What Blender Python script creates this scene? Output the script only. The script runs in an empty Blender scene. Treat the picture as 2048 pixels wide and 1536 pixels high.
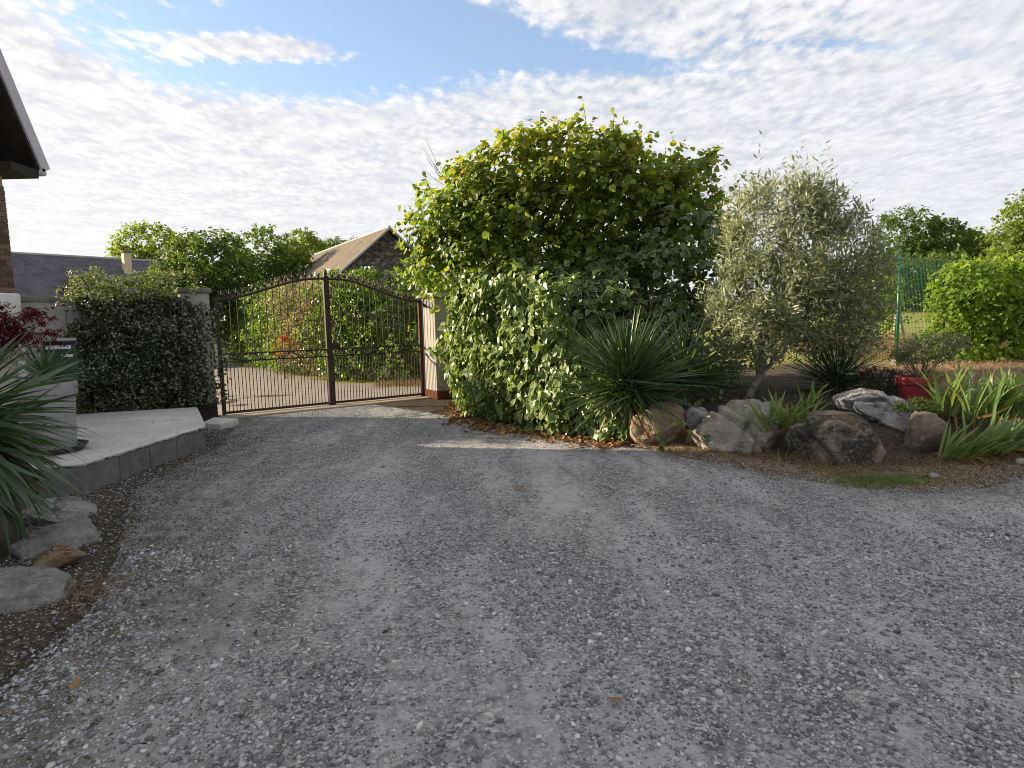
import bpy, math, random
import numpy as np
from mathutils import Vector, Matrix

S = bpy.context.scene
COL = S.collection
R = math.radians

# ------------------------------------------------------------------ camera
CAM_H = 1.55
cam_d = bpy.data.cameras.new('camera')
cam_d.sensor_width = 36.0
cam_d.lens = 36.0 * 1240 / 2048
cam_d.clip_start = 0.05
cam_d.clip_end = 3000
cam = bpy.data.objects.new('camera', cam_d)
COL.objects.link(cam)
cam.matrix_world = (Matrix.Translation((0, 0, CAM_H)) @ Matrix.Rotation(R(90) - math.atan(128 / 1240), 4, 'X')
                    @ Matrix.Rotation(-0.0246, 4, 'Z'))
S.camera = cam

# ------------------------------------------------------------------ light, sky, exposure
SUN_AZ = R(-77.5)      # seen from above, measured from +Y, negative = left
SUN_EL = R(19)
sun_dir = Vector((math.sin(SUN_AZ) * math.cos(SUN_EL), math.cos(SUN_AZ) * math.cos(SUN_EL), math.sin(SUN_EL)))
sd = bpy.data.lights.new('sun', 'SUN')
sd.energy = 5.0
sd.angle = R(0.6)
sd.color = (1.0, 0.80, 0.56)
sun = bpy.data.objects.new('sun', sd)
COL.objects.link(sun)
sun.rotation_euler = sun_dir.to_track_quat('Z', 'Y').to_euler()
sun.location = (-40, 15, 25)

S.view_settings.view_transform = 'Standard'
S.view_settings.look = 'None'
S.view_settings.gamma = 1.0
S.view_settings.exposure = 1.38
S.view_settings.use_curve_mapping = False
S.render.engine = 'CYCLES'
S.cycles.use_denoising = True
S.cycles.filter_width = 1.0
S.cycles.max_bounces = 5
S.cycles.diffuse_bounces = 2
S.cycles.glossy_bounces = 2
S.cycles.transmission_bounces = 4
S.cycles.transparent_max_bounces = 6


class NT:
    """tiny node helper"""
    def __init__(s, tree):
        s.t = tree
        s.n = tree.nodes
        s.l = tree.links

    def new(s, typ, **kw):
        n = s.n.new(typ)
        for k, v in kw.items():
            setattr(n, k, v)
        return n

    def put(s, sock, v):
        if isinstance(v, bpy.types.NodeSocket):
            s.l.new(v, sock)
        elif v is not None:
            sock.default_value = v

    def math(s, op, a, b=None, c=None, clamp=False):
        n = s.new('ShaderNodeMath', operation=op)
        n.use_clamp = clamp
        s.put(n.inputs[0], a)
        if b is not None:
            s.put(n.inputs[1], b)
        if c is not None:
            s.put(n.inputs[2], c)
        return n.outputs[0]

    def mix(s, f, a, b, blend='MIX'):
        n = s.new('ShaderNodeMix', data_type='RGBA', blend_type=blend)
        s.put(n.inputs[0], f)
        s.put(n.inputs[6], a if isinstance(a, bpy.types.NodeSocket) else (*a[:3], 1))
        s.put(n.inputs[7], b if isinstance(b, bpy.types.NodeSocket) else (*b[:3], 1))
        return n.outputs[2]

    def noise(s, vec, scale, detail=3, rough=0.55, dist=0.0):
        n = s.new('ShaderNodeTexNoise')
        s.put(n.inputs['Vector'], vec)
        n.inputs['Scale'].default_value = scale
        n.inputs['Detail'].default_value = detail
        n.inputs['Roughness'].default_value = rough
        n.inputs['Distortion'].default_value = dist
        return n.outputs['Fac']

    def voro(s, vec, scale, feature='F1', out='Distance', rnd=1.0):
        n = s.new('ShaderNodeTexVoronoi', feature=feature)
        s.put(n.inputs['Vector'], vec)
        n.inputs['Scale'].default_value = scale
        n.inputs['Randomness'].default_value = rnd
        return n.outputs[out]

    def ramp(s, f, stops, interp='LINEAR'):
        n = s.new('ShaderNodeValToRGB')
        n.color_ramp.interpolation = interp
        e = n.color_ramp.elements
        while len(e) < len(stops):
            e.new(0.5)
        for i, (p, c) in enumerate(stops):
            e[i].position = p
            e[i].color = (*c[:3], 1) if not isinstance(c, (int, float)) else (c, c, c, 1)
        s.put(n.inputs[0], f)
        return n.outputs[0]

    def maprange(s, v, a, b, c=0.0, d=1.0, smooth=False):
        n = s.new('ShaderNodeMapRange')
        n.interpolation_type = 'SMOOTHSTEP' if smooth else 'LINEAR'
        s.put(n.inputs[0], v)
        for i, x in enumerate((a, b, c, d)):
            s.put(n.inputs[i + 1], x)
        return n.outputs[0]

    def scalevec(s, vec, sc):
        n = s.new('ShaderNodeMapping')
        s.put(n.inputs[0], vec)
        n.inputs['Scale'].default_value = sc
        return n.outputs[0]


W = bpy.data.worlds.new('World')
S.world = W
W.use_nodes = True
W.cycles.sampling_method = 'NONE'      # the cloudy sky is even enough to be found by the bounced rays alone
wt = NT(W.node_tree)
wt.n.clear()
sky = wt.new('ShaderNodeTexSky', sky_type='NISHITA')
sky.sun_disc = False
sky.sun_elevation = SUN_EL
sky.sun_rotation = SUN_AZ
sky.air_density = 1.0
sky.dust_density = 0.6
sky.ozone_density = 1.6
tc = wt.new('ShaderNodeTexCoord')
sep = wt.new('ShaderNodeSeparateXYZ')
wt.l.new(tc.outputs['Generated'], sep.inputs[0])
kz = wt.math('ADD', wt.math('MAXIMUM', sep.outputs[2], 0.0), 0.05)
U = wt.math('DIVIDE', sep.outputs[0], kz)
V = wt.math('DIVIDE', sep.outputs[1], kz)
cmb = wt.new('ShaderNodeCombineXYZ')
wt.l.new(U, cmb.inputs[0])
wt.l.new(V, cmb.inputs[1])
uv = cmb.outputs[0]


def gauss(cu, cv, ru, rv, shear=0.0):
    du = wt.math('SUBTRACT', U, cu)
    dv = wt.math('SUBTRACT', wt.math('SUBTRACT', V, cv), wt.math('MULTIPLY', du, shear))
    q = wt.math('ADD', wt.math('POWER', wt.math('ABSOLUTE', wt.math('DIVIDE', du, ru)), 2.0),
                wt.math('POWER', wt.math('ABSOLUTE', wt.math('DIVIDE', dv, rv)), 2.0))
    return wt.math('EXPONENT', wt.math('MULTIPLY', q, -1.0))


big = wt.noise(uv, 0.9, 2, 0.55)
mid = wt.noise(uv, 4.0, 3, 0.6)
# warp so that the cells do not look isotropic
warp = wt.new('ShaderNodeTexNoise')
wt.l.new(uv, warp.inputs['Vector'])
warp.inputs['Scale'].default_value = 3.5
vadd = wt.new('ShaderNodeMix', data_type='VECTOR')
wadd = wt.new('ShaderNodeVectorMath', operation='MULTIPLY_ADD')
wt.l.new(warp.outputs['Color'], wadd.inputs[0])
wadd.inputs[1].default_value = (0.07, 0.10, 0.0)
wt.l.new(uv, wadd.inputs[2])
uvw = wadd.outputs[0]
rot = wt.new('ShaderNodeMapping')
wt.l.new(uvw, rot.inputs[0])
rot.inputs['Rotation'].default_value = (0, 0, R(-12))
rot.inputs['Scale'].default_value = (1.25, 0.80, 1.0)
uvr = rot.outputs[0]
cells = wt.noise(uvr, 15.0, 3, 0.5)
fine = wt.noise(uvr, 46.0, 2, 0.6)
cellv = wt.voro(uvr, 20.0, 'SMOOTH_F1')
cov = wt.math('ADD', 1.10, wt.math('MULTIPLY', wt.math('SUBTRACT', big, 0.5), 0.9))
cov = wt.math('ADD', cov, wt.math('MULTIPLY', wt.math('SUBTRACT', mid, 0.5), 0.75))
cov = wt.math('SUBTRACT', cov, wt.math('MULTIPLY', gauss(-0.68, 2.10, 0.62, 0.31, 0.10), 1.95))
cov = wt.math('SUBTRACT', cov, wt.math('MULTIPLY', gauss(-0.15, 2.02, 0.30, 0.17, 0.35), 1.4))
cov = wt.math('ADD', cov, wt.math('MULTIPLY', gauss(-0.76, 2.08, 0.34, 0.125, 0.12), 2.3))
cov = wt.math('ADD', cov, wt.math('MULTIPLY', gauss(-1.55, 2.0, 0.22, 0.4, 0.0), 1.0))
cov = wt.math('SUBTRACT', cov, wt.math('MULTIPLY', gauss(0.35, 2.24, 0.42, 0.10, 0.22), 0.75))
cov = wt.math('SUBTRACT', cov, wt.math('MULTIPLY', gauss(1.15, 2.15, 0.40, 0.06, 0.1), 0.45))
cellsum = wt.math('ADD', wt.math('MULTIPLY', wt.math('SUBTRACT', cells, 0.5), 1.25),
                  wt.math('MULTIPLY', wt.math('SUBTRACT', fine, 0.5), 0.40))
cellsum = wt.math('ADD', cellsum, wt.math('MULTIPLY', wt.math('SUBTRACT', 0.42, cellv), 0.55))
cellsum = wt.math('MULTIPLY', cellsum, wt.maprange(wt.noise(uv, 1.7, 2), 0.3, 0.68, 0.35, 1.35))
dens = wt.math('ADD', cov, cellsum)
# towards the horizon the layer is seen edge-on and closes up
dens = wt.math('ADD', dens, wt.maprange(sep.outputs[2], 0.08, 0.30, 0.45, 0.0))
alpha = wt.maprange(dens, 0.30, 1.0, 0.0, 1.0, True)
relief = wt.maprange(wt.math('ADD', cellsum, wt.math('MULTIPLY', wt.math('SUBTRACT', mid, 0.5), 1.5)), -0.5, 0.45, 0.0, 1.0, True)
# the cloud sheet scatters sunlight forward: brighter and warmer round the sun
dot = wt.new('ShaderNodeVectorMath', operation='DOT_PRODUCT')
wt.l.new(tc.outputs['Generated'], dot.inputs[0])
dot.inputs[1].default_value = sun_dir
fwd = wt.math('POWER', wt.math('MAXIMUM', wt.math('MULTIPLY_ADD', dot.outputs['Value'], 0.5, 0.5), 0.0), 4.0)
low = wt.maprange(sep.outputs[2], 0.10, 0.34, 0.0, 1.0)
relief = wt.math('ADD', wt.math('MULTIPLY', wt.math('SUBTRACT', relief, 0.62), wt.math('MULTIPLY_ADD', low, 0.6, 0.4)), 0.62)
shade = wt.mix(relief, (0.45, 0.47, 0.53), (0.71, 0.707, 0.722))
warmw = wt.mix(fwd, (1.0, 1.0, 1.0), (1.30, 1.25, 1.15))
cloud = wt.mix(1.0, shade, warmw, 'MULTIPLY')
STR = 0.093
CL = 0.53 / STR
cloud_s = wt.mix(1.0, cloud, (CL, CL, CL), 'MULTIPLY')
skyc = wt.mix(0.12, sky.outputs[0], (0.75 * CL, 0.8 * CL, 0.9 * CL))
allc = wt.mix(wt.math('MULTIPLY', alpha, 0.97), skyc, cloud_s)
bg = wt.new('ShaderNodeBackground')
wt.l.new(allc, bg.inputs[0])
bg.inputs[1].default_value = STR
wo = wt.new('ShaderNodeOutputWorld')
wt.l.new(bg.outputs[0], wo.inputs[0])


# ------------------------------------------------------------------ numpy helpers
def smooth(a, b, x):
    t = np.clip((np.asarray(x, float) - a) / (b - a), 0, 1)
    return t * t * (3 - 2 * t)


_lat = np.random.default_rng(5).random((256, 256))


def vnoise(x, y):
    x = np.asarray(x, float)
    y = np.asarray(y, float)
    xi = np.floor(x).astype(int)
    yi = np.floor(y).astype(int)
    fx = x - xi
    fy = y - yi
    fx = fx * fx * (3 - 2 * fx)
    fy = fy * fy * (3 - 2 * fy)
    g = lambda a, b: _lat[a % 256, b % 256]
    return (g(xi, yi) * (1 - fx) + g(xi + 1, yi) * fx) * (1 - fy) + (g(xi, yi + 1) * (1 - fx) + g(xi + 1, yi + 1) * fx) * fy


def fbm(x, y, o=4):
    s = 0
    a = 0.5
    for i in range(o):
        s = s + a * vnoise(x * 2 ** i + 17 * i, y * 2 ** i + 31 * i)
        a *= 0.5
    return s


def nrm(v):
    return v / np.maximum(np.linalg.norm(v, axis=-1, keepdims=True), 1e-9)


# ------------------------------------------------------------------ scene helpers
def tag(o, label=None, cat=None, group=None, kind=None):
    if label:
        o['label'] = label
    if cat:
        o['category'] = cat
    if group:
        o['group'] = group
    if kind:
        o['kind'] = kind
    return o


def thing(name, loc, label, cat, group=None):
    o = bpy.data.objects.new(name, None)
    o.empty_display_size = 0.1
    COL.objects.link(o)
    o.location = loc
    return tag(o, label, cat, group)


def attach(o, parent):
    """parts are modelled in world coordinates; the parent is an Empty at the thing's base or a part"""
    if parent is not None:
        o.parent = parent
        if parent.type == 'EMPTY':
            o.matrix_parent_inverse = Matrix.Translation(-Vector(parent.location))
    return o


def mesh_data(name, verts, faces, mat=None, sm=False, attrs=None):
    me = bpy.data.meshes.new(name)
    V_ = np.asarray(verts, dtype=np.float32).reshape(-1, 3)
    if isinstance(faces, np.ndarray):
        nf, k = faces.shape
        me.vertices.add(len(V_))
        me.vertices.foreach_set('co', V_.ravel())
        me.loops.add(nf * k)
        me.loops.foreach_set('vertex_index', faces.astype(np.int32).ravel())
        me.polygons.add(nf)
        me.polygons.foreach_set('loop_start', np.arange(0, nf * k, k, dtype=np.int32))
        me.update(calc_edges=True)
    else:
        me.from_pydata(V_.tolist(), [], faces)
        me.update()
    me.polygons.foreach_set('use_smooth', np.full(len(me.polygons), sm))
    for k_, a in (attrs or {}).items():
        at = me.attributes.new(k_, 'FLOAT', 'POINT')
        at.data.foreach_set('value', np.asarray(a, dtype=np.float32))
    if mat:
        me.materials.append(mat)
    return me


def link(name, me, parent=None, loc=None, rot=None, scale=None):
    o = bpy.data.objects.new(name, me)
    COL.objects.link(o)
    if loc is not None:
        o.location = loc
    if rot is not None:
        o.rotation_euler = rot
    if scale is not None:
        o.scale = scale
    return attach(o, parent)


class MB:
    def __init__(s):
        s.v = []
        s.f = []

    def raw(s, v, f):
        o = len(s.v)
        s.v += [tuple(map(float, p)) for p in v]
        s.f += [tuple(i + o for i in q) for q in f]
        return s

    def frame_box(s, o, ax, ay, az, lx, ly, lz):
        """box with corner o, axes ax ay az and lengths (lo,hi)"""
        o, ax, ay, az = (np.array(q, float) for q in (o, ax, ay, az))
        P = [o + ax * x + ay * y + az * z for z in lz for y in ly for x in lx]
        return s.raw(P, [(0, 2, 3, 1), (4, 5, 7, 6), (0, 1, 5, 4), (2, 6, 7, 3), (0, 4, 6, 2), (1, 3, 7, 5)])

    def box(s, x, y, z):
        return s.frame_box((0, 0, 0), (1, 0, 0), (0, 1, 0), (0, 0, 1), x, y, z)

    def tube(s, path, rad, n=8, cap=True):
        path = [np.array(p, float) for p in path]
        m = len(path)
        rad = [rad] * m if np.isscalar(rad) else rad
        o = len(s.v)
        t0 = path[1] - path[0]
        a = np.array((0, 0, 1.0)) if abs(t0[2]) < 0.8 * np.linalg.norm(t0) else np.array((1.0, 0, 0))
        for i, p in enumerate(path):
            t = path[min(i + 1, m - 1)] - path[max(i - 1, 0)]
            t = t / max(np.linalg.norm(t), 1e-9)
            b = np.cross(t, a)
            b /= max(np.linalg.norm(b), 1e-9)
            a = np.cross(b, t)
            for k in range(n):
                w = 2 * math.pi * k / n
                s.v.append(tuple(p + rad[i] * (math.cos(w) * a + math.sin(w) * b)))
        for i in range(m - 1):
            for k in range(n):
                k2 = (k + 1) % n
                s.f.append((o + i * n + k, o + i * n + k2, o + (i + 1) * n + k2, o + (i + 1) * n + k))
        if cap:
            s.f.append(tuple(o + k for k in range(n))[::-1])
            s.f.append(tuple(o + (m - 1) * n + k for k in range(n)))
        return s

    def lathe(s, prof, c, n=40):
        o = len(s.v)
        for r, z in prof:
            for k in range(n):
                w = 2 * math.pi * k / n
                s.v.append((c[0] + r * math.cos(w), c[1] + r * math.sin(w), c[2] + z))
        for i in range(len(prof) - 1):
            for k in range(n):
                k2 = (k + 1) % n
                s.f.append((o + i * n + k, o + i * n + k2, o + (i + 1) * n + k2, o + (i + 1) * n + k))
        return s

    def build(s, name, mat, parent=None, sm=False, bevel=0, **at):
        o = link(name, mesh_data(name, s.v, s.f, mat, sm), parent)
        if bevel:
            m = o.modifiers.new('bevel', 'BEVEL')
            m.width = bevel
            m.segments = 2
            m.limit_method = 'ANGLE'
        return o


# ------------------------------------------------------------------ materials
def new_mat(name):
    m = bpy.data.materials.new(name)
    m.use_nodes = True
    t = NT(m.node_tree)
    t.n.clear()
    return m, t


def finish(t, m, col, rough=0.8, spec=0.3, bump=None, bstr=0.3, bdist=0.01, metal=0.0):
    p = t.new('ShaderNodeBsdfPrincipled')
    t.put(p.inputs['Base Color'], col if isinstance(col, bpy.types.NodeSocket) else (*col[:3], 1))
    t.put(p.inputs['Roughness'], rough)
    t.put(p.inputs['Specular IOR Level'], spec)
    p.inputs['Metallic'].default_value = metal
    if bump is not None:
        b = t.new('ShaderNodeBump')
        b.inputs['Strength'].default_value = bstr
        b.inputs['Distance'].default_value = bdist
        t.l.new(bump, b.inputs['Height'])
        t.l.new(b.outputs[0], p.inputs['Normal'])
    o = t.new('ShaderNodeOutputMaterial')
    t.l.new(p.outputs[0], o.inputs[0])
    return m


def pos(t):
    return t.new('ShaderNodeNewGeometry').outputs['Position']


def plain(name, c1, c2, scale=6, rough=0.8, spec=0.3, bscale=60, bstr=0.25, bdist=0.004, metal=0.0, detail=5):
    m, t = new_mat(name)
    p = pos(t)
    n1 = t.noise(p, scale, detail, 0.6)
    c = t.mix(t.maprange(n1, 0.3, 0.7), c1, c2)
    n2 = t.noise(p, bscale, 4, 0.6)
    c = t.mix(t.maprange(n2, 0.35, 0.75, 0.0, 0.35), c, tuple(x * 0.6 for x in c1))
    return finish(t, m, c, rough, spec, n2, bstr, bdist, metal)


def leaf_mat(name, stops, trans, transl=0.35, rough=0.45, spec=0.4, edge=None):
    m, t = new_mat(name)
    at = t.new('ShaderNodeAttribute', attribute_name='tint')
    c = t.ramp(at.outputs['Fac'], stops)
    n = t.noise(pos(t), 9.0, 2)
    c = t.mix(t.maprange(n, 0.3, 0.7, 0.0, 0.3), c, (stops[0][1][0] * 0.7, stops[0][1][1] * 0.7, stops[0][1][2] * 0.7))
    if edge:
        e = t.new('ShaderNodeAttribute', attribute_name='edge')
        nz = t.math('MULTIPLY', t.math('SUBTRACT', t.noise(pos(t), 40.0, 2), 0.5), 0.5)
        c = t.mix(t.maprange(t.math('ADD', e.outputs['Fac'], nz), 0.68, 0.95), c, edge)
    p = t.new('ShaderNodeBsdfPrincipled')
    t.l.new(c, p.inputs['Base Color'])
    p.inputs['Roughness'].default_value = rough
    p.inputs['Specular IOR Level'].default_value = spec
    tr = t.new('ShaderNodeBsdfTranslucent')
    t.l.new(t.mix(1.0, c, trans, 'MULTIPLY'), tr.inputs[0])
    mx = t.new('ShaderNodeMixShader')
    mx.inputs[0].default_value = transl
    t.l.new(p.outputs[0], mx.inputs[1])
    t.l.new(tr.outputs[0], mx.inputs[2])
    o = t.new('ShaderNodeOutputMaterial')
    t.l.new(mx.outputs[0], o.inputs[0])
    return m


def m_render_wall(name, base, dark, stain):
    m, t = new_mat(name)
    p = pos(t)
    n1 = t.noise(p, 1.6, 6, .62)
    c = t.mix(t.maprange(n1, .32, .68), base, dark)
    st = t.noise(t.scalevec(p, (5, 5, .9)), 1.3, 4, .6)
    c = t.mix(t.maprange(st, .54, .74, 0, .55), c, stain)
    crack = t.voro(p, 2.4, 'DISTANCE_TO_EDGE')
    cm = t.math('MULTIPLY', t.maprange(crack, 0.0, .012, 1, 0), t.maprange(t.noise(p, 1.1, 2), .52, .6))
    c = t.mix(t.math('MULTIPLY', cm, .6), c, (.06, .055, .05))
    n2 = t.noise(p, 55, 5, .65)
    h = t.math('SUBTRACT', t.math('MULTIPLY', n2, .5), cm)
    return finish(t, m, c, .92, .12, h, .5, .006)


TR = (2.6, 2.6, 1.0)
M = {}
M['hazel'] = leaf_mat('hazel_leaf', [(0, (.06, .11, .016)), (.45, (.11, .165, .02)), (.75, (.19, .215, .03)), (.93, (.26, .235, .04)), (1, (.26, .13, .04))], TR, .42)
M['ivy'] = leaf_mat('ivy_leaf', [(0, (.075, .135, .035)), (.6, (.13, .20, .055)), (1, (.21, .27, .08))], TR, .25, .36, .5, (.20, .25, .10))
M['ivy_dark'] = leaf_mat('variegated_leaf', [(0, (.03, .07, .024)), (.7, (.048, .10, .034)), (1, (.11, .17, .045))], TR, .22, .38, .5, (.19, .225, .115))  # dark green variegated leaf, deepened further to paint in the hazel's shade
M['olive'] = leaf_mat('olive_leaf', [(0, (.11, .142, .07)), (.55, (.205, .238, .138)), (1, (.38, .395, .27))], (1.8, 1.8, 1.1), .28, .42, .5)
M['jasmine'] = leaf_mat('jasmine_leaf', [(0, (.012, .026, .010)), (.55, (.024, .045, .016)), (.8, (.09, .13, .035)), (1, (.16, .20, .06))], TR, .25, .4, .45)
M['flower'] = leaf_mat('jasmine_flower', [(0, (.62, .60, .50)), (1, (.80, .78, .68))], (1, 1, .9), .3, .6, .2)
M['laurel'] = leaf_mat('laurel_leaf', [(0, (.04, .09, .012)), (.6, (.085, .155, .02)), (1, (.17, .21, .06))], TR, .33, .36, .5)
M['mixed'] = leaf_mat('pale_hedge_leaf', [(0, (.10, .10, .05)), (.6, (.19, .18, .09)), (1, (.28, .25, .14))], (1.8, 1.7, 1.0), .3, .5, .3)
M['vine'] = leaf_mat('vine_hedge_leaf', [(0, (.08, .15, .014)), (.6, (.14, .22, .022)), (1, (.26, .29, .04))], TR, .42, .5, .3)
M['tree_a'] = leaf_mat('far_tree_leaf', [(0, (.06, .105, .015)), (.6, (.10, .15, .02)), (1, (.17, .20, .03))], TR, .42, .5, .3)
M['tree_b'] = leaf_mat('dark_tree_leaf', [(0, (.035, .07, .015)), (.6, (.06, .10, .02)), (1, (.10, .14, .025))], TR, .38, .5, .3)
M['yucca'] = leaf_mat('yucca_blade', [(0, (.028, .055, .026)), (.6, (.048, .088, .04)), (.9, (.09, .13, .05)), (1, (.20, .16, .07))], TR, .2, .34, .55)
M['yucca_blue'] = leaf_mat('blue_green_blade', [(0, (.035, .065, .035)), (.6, (.06, .11, .055)), (.9, (.09, .14, .07)), (1, (.17, .15, .08))], TR, .2, .42, .45)
M['iris'] = leaf_mat('iris_blade', [(0, (.075, .14, .05)), (.6, (.12, .19, .065)), (.85, (.19, .22, .07)), (1, (.26, .15, .05))], TR, .3, .45, .4)
M['maple'] = leaf_mat('maple_leaf', [(0, (.06, .007, .010)), (1, (.15, .014, .02))], (1.6, 1, 1), .3, .5, .3)
M['orange'] = leaf_mat('orange_leaf', [(0, (.30, .09, .02)), (1, (.50, .20, .04))], (1.4, 1, 1), .3, .5, .3)
M['dry_leaf'] = leaf_mat('dry_leaf', [(0, (.11, .06, .03)), (.5, (.25, .145, .065)), (1, (.38, .25, .12))], (1.2, 1, 1), .2, .6, .25)
M['dry_grass'] = leaf_mat('dry_grass_blade', [(0, (.16, .10, .06)), (.6, (.28, .19, .11)), (1, (.42, .32, .19))], (1.2, 1.1, 1), .25, .7, .15)
M['litter'] = leaf_mat('litter_leaf', [(0, (.05, .035, .022)), (.6, (.13, .10, .065)), (1, (.24, .20, .14))], (1.2, 1, 1), .15, .7, .2)
M['grass'] = leaf_mat('grass_blade', [(0, (.07, .125, .03)), (.7, (.11, .175, .045)), (1, (.22, .22, .09))], TR, .3, .5, .3)
M['heather'] = leaf_mat('heather_sprig', [(0, (.03, .04, .02)), (.7, (.05, .05, .03)), (1, (.14, .04, .09))], (1.5, 1.5, 1), .2, .6, .2)
M['potshrub'] = leaf_mat('fine_grey_leaf', [(0, (.10, .125, .07)), (1, (.20, .22, .12))], (1.8, 1.8, 1.0), .35, .5, .3)

M['bark'] = plain('bark', (.10, .075, .055), (.20, .165, .13), 14, .9, .1, 60, .6, .01)
M['bark_grey'] = plain('grey_bark', (.17, .15, .125), (.30, .27, .23), 18, .9, .1, 70, .6, .01)
M['iron'] = plain('painted_iron', (.020, .012, .010), (.050, .026, .020), 9, .55, .35, 90, .2, .002)
M['iron_rust'] = plain('rusted_iron', (.05, .022, .015), (.10, .04, .025), 7, .75, .2, 90, .3, .002)
M['render'] = None
M['slabtop'] = m_render_wall('pale_concrete', (.52, .52, .52), (.38, .38, .378), (.24, .238, .23))
M['block'] = plain('concrete_block', (.12, .12, .118), (.20, .20, .193), 7, .95, .1, 120, .7, .006)
M['mortar'] = plain('mortar', (.16, .15, .14), (.24, .23, .21), 9, .95, .1, 100, .4, .004)
M['plaster'] = plain('white_render', (.60, .60, .58), (.74, .74, .72), 2.5, .9, .15, 110, .2, .003)
M['cream'] = plain('cream_render', (.55, .48, .33), (.66, .58, .42), 3, .9, .15, 90, .2, .003)
M['dark_wood'] = plain('dark_soffit', (.012, .010, .009), (.028, .023, .020), 5, .7, .25, 50, .2, .002)
M['verge'] = plain('verge_board', (.42, .40, .48), (.54, .52, .60), 5, .6, .3, 60, .1, .001)
M['green_post'] = plain('green_post', (.008, .10, .055), (.014, .14, .075), 6, .4, .45, 50, .08, .001)
M['wire'] = plain('green_wire', (.008, .06, .035), (.012, .09, .05), 6, .5, .4, 50, .05, .001)
M['mailbox'] = plain('green_mailbox', (.003, .034, .026), (.005, .048, .036), 5, .4, .45, 40, .06, .001)
M['white_paint'] = plain('white_label', (.70, .71, .74), (.80, .81, .83), 20, .5, .3, 60, .05, .001)
M['blue_paint'] = plain('blue_surround', (.02, .03, .12), (.03, .05, .17), 20, .5, .3, 60, .05, .001)
M['planter'] = plain('grey_planter', (.25, .245, .265), (.34, .335, .345), 3, .75, .25, 80, .12, .002)
M['saucer'] = plain('dark_saucer', (.045, .04, .05), (.08, .07, .085), 6, .55, .35, 60, .1, .001)
M['cream_pot'] = plain('cream_pot', (.36, .34, .28), (.48, .46, .39), 9, .8, .2, 60, .4, .004)
M['red_pot'] = plain('red_plastic', (.27, .032, .042), (.34, .05, .058), 4, .55, .35, 60, .06, .001)
M['soil'] = plain('dark_soil', (.022, .016, .011), (.055, .04, .028), 12, .95, .08, 60, .8, .02)
M['brick_red'] = plain('red_brick', (.085, .032, .022), (.14, .058, .04), 10, .9, .1, 90, .5, .004)
M['brick_dark'] = plain('dark_brick', (.035, .027, .024), (.075, .055, .045), 9, .9, .1, 90, .5, .004)
M['wood'] = plain('weathered_wood', (.34, .27, .19), (.52, .43, .32), 9, .8, .2, 60, .3, .003)
M['zinc'] = plain('zinc_edge', (.25, .25, .25), (.36, .36, .36), 5, .5, .4, 60, .1, .001)
M['asphalt'] = plain('lane_asphalt', (.20, .185, .165), (.29, .265, .235), 2.2, .95, .1, 160, .4, .003)
M['concrete'] = plain('threshold_concrete', (.30, .25, .20), (.42, .36, .29), 3, .95, .12, 110, .4, .003)


def m_brick_house():
    """old brown brick with each brick its own tone (object random)"""
    m, t = new_mat('brown_brick')
    oi = t.new('ShaderNodeObjectInfo')
    c = t.ramp(oi.outputs['Random'], [(0, (.09, .055, .04)), (.5, (.14, .09, .065)), (1, (.21, .15, .11))])
    n = t.noise(pos(t), 60, 4)
    c = t.mix(t.maprange(n, .35, .75, 0, .4), c, (.06, .045, .04))
    return finish(t, m, c, .9, .1, n, .5, .004)


M['brick_house'] = m_brick_house()


M['render'] = m_render_wall('grey_render', (.40, .39, .37), (.27, .265, .25), (.16, .155, .14))
M['render_warm'] = m_render_wall('warm_render', (.36, .35, .32), (.27, .262, .24), (.15, .142, .125))
M['coping'] = plain('weathered_coping', (.12, .115, .10), (.23, .22, .19), 6, .95, .1, 70, .5, .005)


def m_slate():
    m, t = new_mat('slate_roof')
    tcn = t.new('ShaderNodeTexCoord').outputs['UV']
    p = pos(t)
    br = t.new('ShaderNodeTexBrick')
    t.l.new(tcn, br.inputs['Vector'])
    br.inputs['Scale'].default_value = 1.0
    br.inputs['Brick Width'].default_value = .24
    br.inputs['Row Height'].default_value = .16
    br.inputs['Mortar Size'].default_value = .006
    br.inputs['Color1'].default_value = (.035, .035, .05, 1)
    br.inputs['Color2'].default_value = (.075, .072, .095, 1)
    br.inputs['Mortar'].default_value = (.02, .02, .025, 1)
    n = t.noise(p, 1.1, 6, .7)
    c = t.mix(t.maprange(n, .45, .75, 0, .6), br.outputs['Color'], (.11, .105, .11))
    n3 = t.noise(p, 5, 5, .7)
    c = t.mix(t.maprange(n3, .58, .72, 0, .6), c, (.17, .16, .15))
    return finish(t, m, c, .6, .35, br.outputs['Fac'], -.6, .02)


def m_barn_roof():
    m, t = new_mat('barn_roof_slate')
    tcn = t.new('ShaderNodeTexCoord').outputs['UV']
    p = pos(t)
    br = t.new('ShaderNodeTexBrick')
    t.l.new(tcn, br.inputs['Vector'])
    br.inputs['Scale'].default_value = 1.0
    br.inputs['Brick Width'].default_value = .3
    br.inputs['Row Height'].default_value = .2
    br.inputs['Mortar Size'].default_value = .008
    br.inputs['Color1'].default_value = (.09, .076, .056, 1)
    br.inputs['Color2'].default_value = (.135, .115, .086, 1)
    br.inputs['Mortar'].default_value = (.07, .055, .05, 1)
    n = t.noise(p, .8, 6, .7)
    c = t.mix(t.maprange(n, .4, .7, 0, .6), br.outputs['Color'], (.145, .118, .08))
    return finish(t, m, c, .85, .2, br.outputs['Fac'], -.5, .02)


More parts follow.
